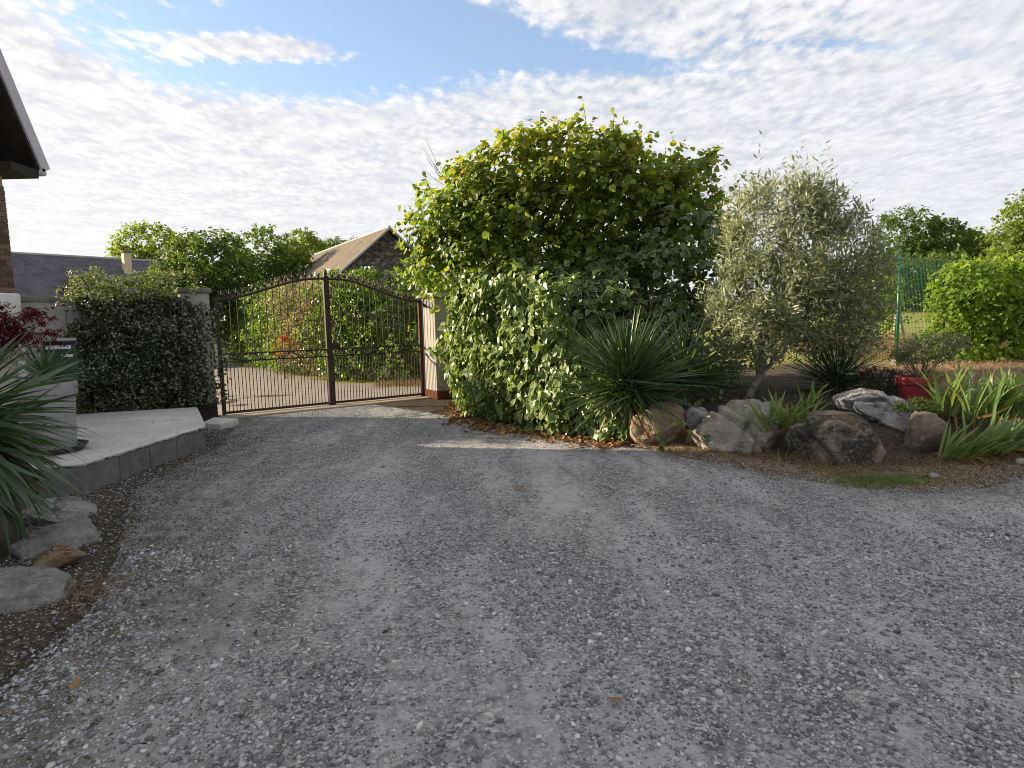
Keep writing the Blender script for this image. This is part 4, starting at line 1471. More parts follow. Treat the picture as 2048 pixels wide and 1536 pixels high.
for (x, y, z_, h) in ((1.33, 10.3, 4.35, .5), (.55, 10.3, 4.35, .35), (.2, 10.3, 4.2, .35), (2.2, 10.4, 4.1, .4), (3.35, 10.4, 3.5, .5), (3.0, 10.4, 3.7, .55), (3.1, 10.5, 3.3, .5), (-1.1, 10.2, 3.3, .45), (-1.5, 10.2, 2.6, .35),
                      (-.7, 10.2, 3.8, .35), (2.6, 10.4, 3.7, .4), (3.4, 10.3, 3.15, .4), (1.0, 10.2, 4.4, .3), (1.7, 10.2, 4.35, .3), (3.6, 10.4, 3.3, .35)):
    m_ = 11
    t_ = np.linspace(0, 1, m_)
    dd = np.array((rng.normal(0, .25), rng.normal(0, .2), 1.0))
    if x < -1:
        dd[0] -= .6
    if x > 3:
        dd[0] += .3
    p_ = np.array((x, y, z_ + .08)) + dd * (t_ * h * 1.25)[:, None]
    pr_ = nrm(rng.normal(size=(m_, 3)) * (1, 1, .4))
    tops.append([p_, nrm(pr_ + (0, 0, -.3)), nrm(rng.normal(size=(m_, 3)) + (0, -.3, .6)), .09 * rng.uniform(.6, 1.2, m_), pr_, np.full(m_, .5)])
    mbt = None
for tp in tops:
    tp[0] = np.array((0, 0, CAM_H)) + (tp[0] - (0, 0, CAM_H)) * 1.03
A = joinA(A, *tops)
tint = np.clip(rng.beta(2, 2.2, len(A[0])) + .24 * smooth(3.2, 4.6, A[0][:, 2]) - .05, 0, .93)  # tint yellows with height, painting the sunlit crown into the leaf colour
tint[rng.random(len(tint)) < .004] = 1
idx = front_idx(A, rng)
rest = np.ones(len(A[0]), bool)
rest[idx] = False
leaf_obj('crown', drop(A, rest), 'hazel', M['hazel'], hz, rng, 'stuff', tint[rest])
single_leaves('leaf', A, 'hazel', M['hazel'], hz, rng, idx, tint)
mb = MB()
for i in range(13):
    b_ = HB[i % len(HB)]
    t_ = np.array(b_[:3]) + nrm(rng.normal(size=3)) * np.array(b_[3:6]) * .75
    t_[2] = max(t_[2], 2.2)
    limb(mb, rng, (.95 + rng.normal(0, .25), 11.1 + rng.normal(0, .2), -.05), t_, .045, .008, .07, 9, 7)
limb(mb, rng, (-.7, 10.6, 3.3), (-1.25, 10.05, 4.1), .012, .002, .05, 6, 5)
for q in range(6):
    limb(mb, rng, (-1.0 - .02 * q, 10.08, 3.7 + .06 * q), (-1.15 - rng.uniform(0, .2), 10.05, 3.95 + .09 * q), .004, .0015, .05, 4, 4)
for tp in tops:
    mb.tube([tp[0][0] - (0, 0, .3), tp[0][5], tp[0][-1]], [.008, .005, .002], 5)
mb.build('trunk', M['bark'], hz, True)

# ------------------------------------------------------------------ ivy over the wall right of the gate
ivyw = thing('ivy_wall', (.1, 9.4, 0), 'low wall smothered in glossy pale-edged ivy right of the gate', 'ivy')
IB = np.array([(-.80, 12.3), (-.80, 11.0), (-.55, 9.75), (.05, 8.95), (.72, 8.3), (1.18, 7.85), (1.52, 7.62)])
seg = np.r_[0, np.cumsum(np.linalg.norm(np.diff(IB, axis=0), axis=1))]
mb = MB()
for i in range(len(IB) - 1):
    a, b = IB[i] + (.42, .42), IB[i + 1] + (.42, .42)
    dd = (b - a) / np.linalg.norm(b - a)
    mb.frame_box((*a, 0), (*dd, 0), (-dd[1], dd[0], 0), z3, (0, np.linalg.norm(b - a)), (0, .25), (0, (1.5, 1.5, 1.3, .9, .4, .25)[i]))
mb.build('wall', M['render_warm'], ivyw)
rng = np.random.default_rng(33)
n = 9000
s_ = rng.uniform(0, seg[-1], n)
bx = np.interp(s_, seg, IB[:, 0])
by = np.interp(s_, seg, IB[:, 1])
tx = np.interp(s_ + .05, seg, IB[:, 0]) - np.interp(s_ - .05, seg, IB[:, 0])
ty = np.interp(s_ + .05, seg, IB[:, 1]) - np.interp(s_ - .05, seg, IB[:, 1])
nx = nrm(np.stack([ty, -tx, 0 * tx], 1))
f_ = s_ / seg[-1]
hmax = np.interp(f_, [0, .12, .5, .75, .88, 1], [2.05, 2.2, 2.35, 2.1, .95, .50]) + .35 * (fbm(s_ * 2.1, s_ * 0 + 3, 3) - .45)
hh = rng.random(n) ** .9
z_ = hh * hmax
bul = .34 * np.sin(np.clip(hh, 0, 1) * math.pi * .9 + .25) * (1 - .25 * f_) + .42 * (fbm(s_ * 1.8, z_ * 1.9, 3) - .45) * 1.7
bul = bul - np.where(f_ < .16, .25 * smooth(.4, .9, z_) * smooth(1.95, 1.6, z_) * smooth(.16, .05, f_) * 1.4, 0)
dep = rng.random(n) ** 1.5 * .42
p_ = np.stack([bx, by, z_ + .05 * rng.normal(size=n)], 1) - nx * .05 + nx * (bul - dep + .12)[:, None]
p_[:, 2] = np.maximum(p_[:, 2], .03)
nn = nrm(nx + SUNV * .5 + np.stack([0 * f_, 0 * f_, .25 + 1.0 * smooth(.8, 1, hh)], 1) + rng.normal(size=(n, 3)) * .45)
ll = nrm(np.array((0, 0, -1.0)) + rng.normal(size=(n, 3)) * .55 + nx * .3)
A = [p_, ll, nn, .108 * rng.uniform(.4, 1.4, n), nx, 1 - dep]
IU = sprays(rng, [(.45, 9.75, 2.15, .75, .4, .38), (1.05, 9.2, 1.85, .6, .4, .4), (.1, 10.2, 2.25, .7, .4, .3), (1.5, 8.85, 1.5, .45, .35, .35)], 170, 6, .28, .10, up=.2, out=.8, fill=(.6, 1), hang=.6, face=.8)
A = joinA(A, IU)
n = len(A[0])
# trailing strands that creep over the gravel and rocks
tint = rng.beta(1.6, 2.4, n)
idx = front_idx(A, rng, 300, .8)
rest = np.ones(n, bool)
rest[idx] = False
leaf_obj('foliage', drop(A, rest), 'ivy', M['ivy'], ivyw, rng, 'stuff', tint[rest])
single_leaves('leaf', A, 'ivy', M['ivy'], ivyw, rng, idx, tint)

# creeping strands over rock and yucca
iv2 = thing('ivy_strand', (2.2, 7.3, .3), 'bright green ivy strand trailing over rocks below the yucca', 'ivy')
P_ = []
for a, b in (((1.75, 7.2, .45), (2.2, 6.95, .12)), ((2.0, 7.4, .5), (2.7, 7.9, .55)), ((1.75, 7.25, .95), (2.3, 7.2, .92)), ((1.5, 7.15, .5), (1.72, 7.0, .0))):
    for t_ in np.linspace(0, 1, 12):
        P_.append(np.array(a) * (1 - t_) + np.array(b) * t_ + rng.normal(size=3) * (.03, .02, .03))
P_ = np.array(P_)
m_ = len(P_)
leaf_obj('foliage', [P_, nrm(rng.normal(size=(m_, 3)) + (0, -.2, -.6)), nrm(rng.normal(size=(m_, 3)) * .5 + (0, -1, .6)), .075 * rng.uniform(.6, 1.2, m_)], 'ivy', M['laurel'], iv2, rng, None)

# variegated ivy bush under the hazel
ib = thing('ivy_bush', (2.0, 9.5, 0), 'dark cream-edged ivy bush filling the space under the hazel', 'ivy')
rng = np.random.default_rng(36)
VB = [(1.9, 9.6, 1.95, 1.15, .8, .75), (2.75, 9.75, 2.5, .85, .7, .85), (1.0, 9.15, 1.75, .85, .6, .6), (2.5, 9.7, 1.1, 1.15, .7, .9), (.2, 9.5, 1.85, .8, .55, .5), (1.1, 8.95, 1.0, .75, .45, .8), (1.6, 8.9, .8, .6, .4, .6)]
VB = [tuple(np.array((0, 0, CAM_H)) + (np.array(b[:3]) - (0, 0, CAM_H)) * (1.055 if b[2] > 1.5 else 1.03)) + b[3:] for b in VB]
A = sprays(rng, VB, 1400, 6, .30, .115, vary=(.5, 1.35), up=.1, out=.8, rnd=.5, fill=(.6, 1.0), spread=1.0, droop=.5, hang=.7, face=.9)
idx = front_idx(A, rng, 300)
rest = np.ones(len(A[0]), bool)
rest[idx] = False
leaf_obj('foliage', drop(A, rest), 'ivy', M['ivy_dark'], ib, rng, 'stuff')
single_leaves('leaf', A, 'ivy', M['ivy_dark'], ib, rng, idx)
mb = MB()
for i in range(6):
    limb(mb, rng, (2.0 + rng.normal(0, .3), 9.7, .2), (2.0 + rng.normal(0, .6), 9.6, 1.9), .05, .015, .1)
mb.build('stem', M['bark'], ib, True)

# ------------------------------------------------------------------ olive
rng = np.random.default_rng(41)
ol = thing('olive_tree', (3.25, 8.5, .3), 'silvery olive tree with forked trunk behind the rocks', 'tree')
OB = [(3.85, 8.75, 2.35, .92, .7, .85), (3.65, 8.65, 1.65, .95, .75, .65), (4.45, 8.85, 1.95, .78, .65, .95), (3.05, 8.4, 1.25, .6, .5, .42), (4.4, 8.7, 1.3, .6, .5, .42), (3.65, 8.7, 2.8, .5, .45, .5)]
A = sprays(rng, OB, 2250, 12, .36, .104, up=.75, out=.55, rnd=.35, fill=(.35, .97), spread=.75, droop=.1, face=.5, lean=(.3, 0, 0))
tops = []
A = joinA(A, sprays(rng, [(3.7, 8.7, 2.85, .7, .4, .45), (4.3, 8.8, 2.5, .5, .4, .45)], 46, 16, .62, .095, up=1.6, out=.4, rnd=.25, fill=(.75, 1.0), spread=.7, droop=.05, lean=(.15, 0, 0), clump=0))
leaf_obj('crown', A, 'thin', M['olive'], ol, rng, 'stuff', rng.random(len(A[0])) * .8 + .2 * smooth(2, 3.3, A[0][:, 2]))
mb = MB()
pts = limb(mb, rng, (3.20, 8.5, .25), (3.42, 8.5, .72), .062, .05, .04, 6, 10)
for t_ in ((3.55, 8.6, 2.6), (3.95, 8.7, 2.9), (4.3, 8.8, 2.3), (3.15, 8.45, 1.5), (4.2, 8.7, 1.5), (3.7, 8.5, 1.9)):
    limb(mb, rng, (3.41, 8.5, .70), t_, .034, .006, .06, 8, 7)
limb(mb, rng, (3.3, 8.49, .55), (3.62, 8.42, .95), .026, .012, .03, 6, 7)
mb.build('trunk', M['bark_grey'], ol, True)

# ------------------------------------------------------------------ jasmine on the garden wall
rng = np.random.default_rng(51)
jz = thing('jasmine', (-5.6, 9.6, .3), 'dark jasmine dotted with small white flowers covering the garden wall', 'jasmine')
n = 12000
s_ = rng.uniform(-.55, wlen * .74, n)
hh = rng.random(n)
f_ = s_ / wlen
z_ = .30 + hh * 1.78
edge_in = fbm(s_ * 2.0 + 3, z_ * 2.2, 3)
keepm = (s_ < wlen * .76 - .55 * edge_in + .1) & ~((s_ < -.1) & (z_ > 1.95)) & ~((s_ < -.25) & (rng.random(n) < .75))
bul = .30 * np.sin(np.clip(hh * .85 + .12, 0, 1) * math.pi) + .34 * (fbm(s_ * 2.2, z_ * 2.2) - .45) * 2
dep = rng.random(n) ** 1.6 * .3
off = .12 + bul - dep
off = np.where(s_ < 0, off * .55 + .28, off)
base = np.array((*wa, 0)) + np.array((*wd, 0)) * s_[:, None] + np.array((*wn, 0)) * np.maximum(off, .03)[:, None]
base[:, 2] = z_
keepm &= base[:, 2] > .3
wn3 = np.array((*wn, 0))
A = [base, nrm(rng.normal(size=(n, 3)) * .7 + (0, 0, -.6) + wn3 * .3), nrm(wn3 + rng.normal(size=(n, 3)) * .5 + (0, 0, .4)), .062 * rng.uniform(.6, 1.3, n), np.tile(wn3, (n, 1)), 1 - dep]
A = drop(A, keepm)
JB = [(wa[0] + wd[0] * .15 + wn[0] * .05, wa[1] + wd[1] * .15 + wn[1] * .05, 2.15, .45, .35, .22), (wa[0] + wd[0] * .8 + wn[0] * .1, wa[1] + wd[1] * .8 + wn[1] * .1, 2.10, .5, .35, .2),
      (wa[0] + wd[0] * 1.2 + wn[0] * .1, wa[1] + wd[1] * 1.2 + wn[1] * .1, 2.12, .3, .3, .2)]
JB += [(wa[0] + wd[0] * q + wn[0] * .32, wa[1] + wd[1] * q + wn[1] * .32, z_, .34, .22, .34) for q, z_ in ((.2, .7), (.7, .6), (1.2, .65), (.3, 1.3), (.9, 1.25), (1.3, 1.2), (.4, 1.8), (1.0, 1.8), (1.35, 1.75))]
T_ = sprays(rng, JB, 520, 7, .24, .055, up=.4, out=.7, rnd=.6, fill=(.5, 1), droop=.4, cv=.2)
T2 = sprays(rng, [(wa[0] + wd[0] * q + wn[0] * .08, wa[1] + wd[1] * q + wn[1] * .08, 2.14 + dz2, .34, .3, .2) for q, dz2 in ((-.05, .08), (.35, .10), (.75, .0), (1.1, .06))], 260, 7, .2, .055, up=.8, out=.5, rnd=.6, fill=(.3, 1), droop=.2, cv=.25)
T_ = joinA(T_, T2)
Aall = joinA(A, T_)
tj = np.concatenate([rng.random(len(A[0])) * .85, np.where(T_[0][:, 2] > 1.95, .55 + .45 * rng.random(len(T_[0])), .85 * rng.random(len(T_[0])))])  # top sprays take the lighter tints: sunlight put into the leaf colour
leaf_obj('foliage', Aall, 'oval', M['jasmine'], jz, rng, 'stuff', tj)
sel = rng.random(len(Aall[0])) < np.where(np.arange(len(Aall[0])) < len(A[0]), np.where(Aall[5] > .8, .26, .03), .32)
Fl = drop(Aall, sel)
Fl[0] = Fl[0] + Fl[4] * .03
Fl[2] = nrm(Fl[4] + rng.normal(size=Fl[2].shape) * .5 + (0, 0, .3))
Fl[1] = nrm(np.cross(Fl[2], nrm(rng.normal(size=Fl[2].shape))))
Fl[3] = .044 * rng.uniform(.7, 1.2, len(Fl[0]))
leaf_obj('flowers', Fl, 'star', M['flower'], jz, rng, 'stuff')
mb = MB()
for i in range(7):
    q = wa + wd * rng.uniform(.1, 1.4) + wn * .06
    limb(mb, rng, (*q, .28), (*(q + wd * rng.normal(0, .3) + wn * .08), 1.9), .014, .005, .05)
mb.build('stem', M['bark'], jz, True)

# ------------------------------------------------------------------ red maple
rng = np.random.default_rng(55)
mp = thing('red_maple', (-5.86, 7.05, 1.28), 'small dark red Japanese maple above the mailbox at left', 'shrub')
A = sprays(rng, [(-5.98, 7.0, 1.72, .34, .28, .15), (-5.50, 7.1, 1.62, .24, .22, .14), (-5.8, 7.0, 1.56, .28, .25, .11)], 300, 8, .2, .07, up=.1, out=.7, rnd=.4, fill=(.4, 1), droop=.5, hang=.5)
leaf_obj('crown', A, 'maple', M['maple'], mp, rng, None)
mb = MB()
for t_ in ((-5.95, 7.0, 1.65), (-5.45, 7.1, 1.55), (-5.75, 7.0, 1.6)):
    limb(mb, rng, (-5.86, 7.05, 1.27), t_, .014, .004, .1)
mb.build('stem', M['bark'], mp, True)

# ------------------------------------------------------------------ red pot with its shrub, heather
rp = thing('red_pot', (5.03, 7.62, .38), 'round red plastic flower pot on the planted bank', 'pot')
RC = (5.03, 7.66, .365)
MB().lathe([(.0, .0), (.135, .0), (.145, .01), (.205, .27), (.222, .272), (.227, .282), (.232, .362), (.227, .368), (.212, .368), (.206, .30), (.0, .30)], RC, 48).build('body', M['red_pot'], rp, True).modifiers.new('e', 'EDGE_SPLIT')
MB().lathe([(.0, .325), (.207, .318)], RC, 24).build('soil', M['soil'], rp)
rng = np.random.default_rng(61)
ps = thing('potted_shrub', (5.05, 7.66, .68), 'fine twiggy grey-green shrub growing in the red pot', 'shrub')
A = sprays(rng, [(5.12, 7.68, 1.06, .30, .25, .19), (5.36, 7.7, 1.10, .22, .2, .16), (4.92, 7.68, 1.03, .17, .16, .13)], 420, 9, .14, .027, up=.6, out=.5, rnd=.6, fill=(.2, 1))
leaf_obj('crown', A, 'blob', M['potshrub'], ps, rng, None)
mb = MB()
for i in range(12):
    limb(mb, rng, (5.08 + rng.normal(0, .02), 7.67, .67), (5.14 + rng.normal(0, .19), 7.67 + rng.normal(0, .12), 1.05), .010, .003, .06, 6, 5)
mb.build('stem', M['bark'], ps, True)
A = sprays(rng, [(5.13, 7.64, .70, .16, .14, .05)], 60, 8, .10, .045, up=.8, out=.5)
pg = thing('pot_weeds', (5.1, 7.64, .68), 'low green weeds on the soil of the red pot', 'plant')
leaf_obj('foliage', A, 'thin', M['grass'], pg, rng, None)
ht = thing('heather', (4.95, 8.3, .42), 'low dark heather mound with purple flecks left of the red pot', 'shrub')
A = sprays(rng, [(4.95, 8.3, .54, .30, .28, .20), (5.2, 8.45, .55, .22, .22, .17)], 420, 9, .12, .028, up=.8, out=.6, fill=(.4, 1))
leaf_obj('foliage', A, 'blob', M['heather'], ht, rng, None)
ms_ = thing('moss_cushion', (4.62, 7.0, .4), 'mossy green cushion plant between grey slab and brown rock', 'plant')
A = sprays(rng, [(4.60, 6.98, .46, .24, .16, .07)], 260, 8, .05, .022, up=.9, out=.6, fill=(.5, 1))
leaf_obj('foliage', A, 'blob', M['tree_b'], ms_, rng, None)

# ------------------------------------------------------------------ wire fence, kerb, hedge at right
fz = lambda x, y: float(bank(np.array(x), np.array(y)))
f0, f1, f2 = np.array((4.4, 12.0)), np.array((7.09, 11.4)), np.array((9.10, 12.6))
f3 = np.array((13.5, 15.2))
FG = 'green wire fence panels'
for q, (pp, lab) in enumerate((((*f1, 2.62), 'green metal fence post standing free right of the olive tree'), ((*f2, 2.62), 'green metal fence post rising out of the vine hedge'))):
    po = thing('fence_post', (pp[0], pp[1], .5), lab, 'post', 'fence posts')
    MB().tube([(pp[0], pp[1], .3), (pp[0], pp[1], pp[2] - .0)], .027, 12).build('tube', M['green_post'], po, True)
    MB().lathe([(.031, -.02), (.031, .01), (.02, .025), (.0, .028)], (pp[0], pp[1], pp[2]), 12).build('cap', M['green_post'], po, True)


def wire_panel(a, b, label):
    w_ = MB()
    L_ = np.linalg.norm(b - a)
    dd = (b - a) / L_
    zb = .62
    zt = 2.52
    r_ = .0028
    n_ = int(L_ / .05)
    for i in range(n_ + 1):
        p = a + dd * (L_ * i / n_)
        w_.tube([(*p, zb), (*p, zt)], r_, 3, False)
    for k_ in range(20):
        zz = zb + (zt - zb) * k_ / 19
        w_.tube([(*a, zz), (*b, zz)], r_ * (1.6 if k_ in (0, 19) else 1), 3, False)
    o = w_.build('wire_panel', M['wire'])
    return tag(o, label, 'fence', FG)


wire_panel(f0, f1 - (.03, 0), 'green wire mesh panel left of the free standing fence post')
wire_panel(f1 + (.03, .02), f2, 'green wire mesh panel between the two fence posts')
wire_panel(f2 + (.03, .02), f3, 'green wire mesh panel running behind the vine hedge')
kb = MB()
dd = (f2 - f1) / np.linalg.norm(f2 - f1)
kb.frame_box((*f1, 0), (*dd, 0), (-dd[1], dd[0], 0), z3, (-.1, 5), (-.06, .06), (.3, .66))
tag(kb.build('fence_kerb', M['coping'], bevel=.01), 'low concrete kerb under the wire fence', 'kerb')

rng = np.random.default_rng(71)
vh = thing('vine_hedge', (10, 11.6, .5), 'dense vine-leaved hedge glowing yellow-green at right edge of photo', 'hedge')
VHB = []
for x in np.arange(8.45, 14, .6):
    for z_ in (.95, 1.5, 2.02 + .03 * (x - 8)):
        VHB.append((x + rng.normal(0, .1), 11.7 + rng.normal(0, .06), z_ + rng.normal(0, .05), .55, .50, .42))
A = sprays(rng, VHB, 4600, 6, .22, .085, up=.15, out=.8, rnd=.5, fill=(.78, 1.0), clump=0, droop=.4, hang=.5, face=.8)
A = drop(A, A[0][:, 2] > .55)
leaf_obj('foliage', A, 'ivy', M['vine'], vh, rng, 'stuff', np.clip(rng.random(len(A[0])) * .8 + .2 * smooth(1.8, 2.6, A[0][:, 2]), 0, 1))
mb = MB()
for x in np.arange(8.4, 13.5, .55):
    limb(mb, rng, (x, 11.75, .4), (x + rng.normal(0, .15), 11.7, 1.9), .03, .01, .06)
mb.build('stem', M['bark'], vh, True)

# trestle poles behind the fence
tr_ = thing('wooden_trestle', (9.9, 16, .7), 'pale wooden trestle of leaning poles behind the wire fence', 'trestle')
for a, b in (((9.80, 15.9, .7), (9.92, 16, 1.72)), ((10.10, 15.9, .7), (9.96, 16, 1.72))):
    MB().tube([a, b], .035, 8).build('pole', M['wood'], tr_, True)
MB().tube([(9.86, 15.95, 1.3), (10.02, 15.95, 1.3)], .02, 6).build('rung', M['wood'], tr_, True)
MB().tube([(9.8, 16.02, 1.68), (10.1, 16.02, 1.70)], .06, 8).build('head', M['wood'], tr_, True)

# ------------------------------------------------------------------ hedge and plants beyond the gate
rng = np.random.default_rng(81)
HP = np.array([(-12.4, 28.0), (-8.6, 22.2), (-6.0, 18.6), (-4.6, 17.3), (-3.2, 16.6), (-1.5, 16.4), (.5, 16.6)])
hs_ = np.r_[0, np.cumsum(np.linalg.norm(np.diff(HP, axis=0), axis=1))]


def hedge(name, label, s0, s1, h, mat, n, seed, size=.12, thick=.8, key='oval', **kw):
    rng = np.random.default_rng(seed)
    bl = []
    for s in np.arange(s0, s1, .65):
        x, y = np.interp(s, hs_, HP[:, 0]), np.interp(s, hs_, HP[:, 1])
        for z_ in np.arange(.45, h - .2, .5):
            bl.append((x + rng.normal(0, .15), y + rng.normal(0, .15), z_ + rng.normal(0, .1), .62, thick * .75, .45))
    x, y = np.interp((s0 + s1) / 2, hs_, HP[:, 0]), np.interp((s0 + s1) / 2, hs_, HP[:, 1])
    t_ = thing(name, (x, y, 0), label, 'hedge', 'hedge sections beyond the gate')
    A = sprays(rng, bl, n, 6, .28, size, up=.35, out=.8, rnd=.5, fill=(.65, 1.0), droop=.25, face=.7, clump=0, **kw)
    A = drop(A, A[0][:, 2] > .04)
    leaf_obj('foliage', A, key, mat, t_, rng, 'stuff')
    mb = MB()
    for s in np.arange(s0 + .3, s1, .9):
        x, y = np.interp(s, hs_, HP[:, 0]), np.interp(s, hs_, HP[:, 1])
        limb(mb, rng, (x, y, -.05), (x + rng.normal(0, .2), y + rng.normal(0, .2), h * .7), .04, .015, .05)
    mb.build('stem', M['bark'], t_, True)
    return t_


hedge('laurel_hedge', 'green laurel hedge along the lane seen through left gate half', 0, 9.8, 2.95, M['laurel'], 3000, 1)
hedge('pale_hedge', 'pale dry-looking hedge section behind the gate centre post', 9.8, 13.0, 2.95, M['mixed'], 1700, 2, .085, .8, 'blob')
hedge('laurel_hedge', 'glossy laurel hedge seen through right gate half below the barn', 12.7, 18.5, 3.0, M['laurel'], 3000, 3, .13)
rng = np.random.default_rng(85)
ob = thing('orange_shrub', (-6.6, 18.1, 0), 'small orange-leaved shrub at foot of the hedge behind the gate', 'shrub')
A = sprays(rng, [(-6.55, 18.0, .85, .22, .2, .32)], 45, 7, .16, .065, up=.4)
leaf_obj('foliage', A, 'blob', M['orange'], ob, rng, None)
mb = MB()
limb(mb, rng, (-6.6, 18.1, -.03), (-6.55, 18.0, .9), .02, .008, .05)
mb.build('stem', M['bark'], ob, True)
lp = thing('stone_gatepost', (-13.6, 29.2, 0), 'cream stone post at the far end of the lane behind the gate', 'pillar')
MB().box((-13.85, -13.35), (29.0, 29.5), (0, 1.55)).build('body', M['cream'], lp, bevel=.02)
MB().box((-13.92, -13.28), (28.93, 29.57), (1.552, 1.66)).build('cap', M['coping'], lp, bevel=.02)
lw = thing('stone_wall', (-15.2, 28.6, 0), 'low rubble stone wall left of the lane post', 'wall')
MB().frame_box((-13.9, 29.3, 0), (-.96, -.28, 0), (-.28, .96, 0), z3, (0, 6), (-.2, .2), (0, 1.35)).build('wall', M['rubble'], lw)

# ------------------------------------------------------------------ trees further off
TG = 'trees in the background'
tree('leafy_tree', 'tall bright green tree behind the slate roof chimney', (-26.5, 46, 0), [(-26.3, 46, 7.3, 2.2, 2, 1.7), (-27.4, 46, 6.0, 1.6, 1.6, 1.5), (-24.9, 46, 6.3, 1.5, 1.5, 1.5), (-26.3, 46, 4.8, 2.2, 2, 1.4)], M['tree_a'], 1700, 7, .7, .21, 1, group=TG, trunk_r=.25, fill=(.35, 1))
tree('leafy_tree', 'dense dark tree right behind the left gate pillar', (-11.9, 24.5, 0), [(-11.8, 24.8, 3.95, 1.7, 1.4, 1.35), (-12.8, 24.6, 3.2, 1.1, 1.1, 1.1), (-10.9, 24.9, 3.1, 1.1, 1.0, 1.1), (-12.1, 24.6, 2.2, 1.3, 1.1, 1.1)], M['tree_b'], 2300, 8, .45, .13, 2, group=TG, trunk_r=.16, fill=(.5, 1), hang=.5, droop=.5)
tree('leafy_tree', 'rounded olive-green tree between dark tree and barn', (-17.0, 44, 0), [(-16.8, 44, 6.5, 2.2, 2, 1.6), (-18.2, 44, 5.2, 1.9, 1.8, 1.6), (-15.6, 44, 5.0, 1.9, 1.8, 1.7), (-16.9, 44, 3.4, 2.6, 2, 1.6)], M['tree_b'], 1900, 7, .65, .21, 3, group=TG, trunk_r=.22, fill=(.4, 1))
tree('leafy_tree', 'green tree rising just left of the barn ridge', (-18.9, 57, 0), [(-19.0, 57, 8.3, 1.8, 1.7, 1.6), (-20.2, 57, 7.0, 1.7, 1.7, 1.6), (-17.6, 57, 7.4, 1.6, 1.6, 1.4), (-19.2, 57, 5.0, 2.3, 2, 1.8)], M['tree_a'], 1500, 7, .65, .22, 4, group=TG, trunk_r=.22, fill=(.4, 1))
tree('leafy_tree', 'sparse tree tips showing over the barn ridge', (-16.2, 60, 0), [(-16.4, 60, 8.4, 1.5, 1.5, .9), (-14.2, 60, 8.5, 1.3, 1.2, .8), (-15.6, 60, 6.2, 2.0, 2, 1.6)], M['tree_b'], 600, 7, .8, .25, 5, group=TG, trunk_r=.2, fill=(.4, 1))
tree('leafy_tree', 'low russet-green tree left of the slate roof chimney', (-33.5, 48, 0), [(-32.2, 48, 5.0, 1.6, 1.5, 1.2), (-34.0, 48, 4.6, 1.5, 1.5, 1.0), (-35.8, 48, 4.4, 1.4, 1.4, .9)], M['tree_a'], 700, 6, .6, .24, 6, group=TG, fill=(.4, 1))
tree('leafy_tree', 'small treetop over the left end of the slate roof', (-41.0, 52, 0), [(-40.6, 52, 6.2, 1.1, 1.1, .8), (-40.6, 52, 4.4, 1.6, 1.6, 1.4)], M['tree_a'], 350, 6, .6, .24, 7, group=TG, fill=(.4, 1))
tree('leafy_tree', 'dark small tree in front of the bright tall tree', (-23.2, 44, 0), [(-22.6, 44, 6.4, 1.2, 1.2, 1.1), (-22.4, 44, 4.6, 1.7, 1.6, 1.6)], M['tree_b'], 500, 7, .6, .24, 8, group=TG, fill=(.4, 1))
# right-hand side
tree('leafy_tree', 'broad green tree above the wire fence', (24.0, 38, 1.6), [(23.9, 38, 6.1, 1.8, 1.7, 1.4), (25.6, 38, 5.5, 1.8, 1.7, 1.3), (24.6, 38, 4.2, 2.4, 2, 1.3), (27.2, 38, 4.8, 1.5, 1.5, 1.2)], M['tree_b'], 1700, 7, .6, .2, 11, group=TG, trunk_r=.2, fill=(.4, 1), bark='bark')
tree('leafy_tree', 'yellowing tree right of the fence behind the hedge', (29.0, 40, 1.8), [(28.6, 40, 5.2, 1.8, 1.7, 1.2), (30.6, 40, 4.9, 1.7, 1.6, 1.1), (29.5, 40, 3.8, 2.4, 2, 1.2)], M['tree_a'], 800, 7, .6, .24, 12, group=TG, fill=(.4, 1))
tree('leafy_tree', 'large leafy tree rising over the hedge at right edge', (25.2, 28, 1.4), [(24.6, 28, 5.4, 2.2, 2, 1.5), (26.4, 28, 6.4, 2.0, 2, 1.5), (25, 28, 3.8, 3.0, 2.2, 1.6), (22.6, 28, 4.1, 1.4, 1.4, 1.1)], M['tree_a'], 2200, 7, .55, .17, 13, group=TG, trunk_r=.25, fill=(.45, 1))
tree('leafy_tree', 'dark thicket at far side of the lawn behind the fence', (19.5, 30, 1.4), [(18.4, 30, 2.9, 1.8, 1.4, 1.2), (20.6, 30.5, 2.8, 1.8, 1.4, 1.2), (22.4, 31, 3.0, 1.7, 1.4, 1.3), (16.4, 30, 2.9, 1.6, 1.4, 1.2), (14.2, 30, 3.0, 1.6, 1.4, 1.3)], M['tree_b'], 1500, 7, .5, .18, 14, group=TG, fill=(.5, 1))
rng = np.random.default_rng(15)
tree('bright_shrub', 'sunlit yellow-green shrub beyond the fence beside the olive crown', (8.3, 14.2, .8), [(8.2, 14.2, 2.1, .6, .5, .5), (8.5, 14.2, 1.55, .5, .5, .4), (7.7, 14.3, 1.7, .6, .5, .6)], M['vine'], 330, 7, .3, .09, 15, cat='shrub', trunk_r=.03, fill=(.4, 1), limbs=4)

# ------------------------------------------------------------------ loose stuff on the ground
rng = np.random.default_rng(91)


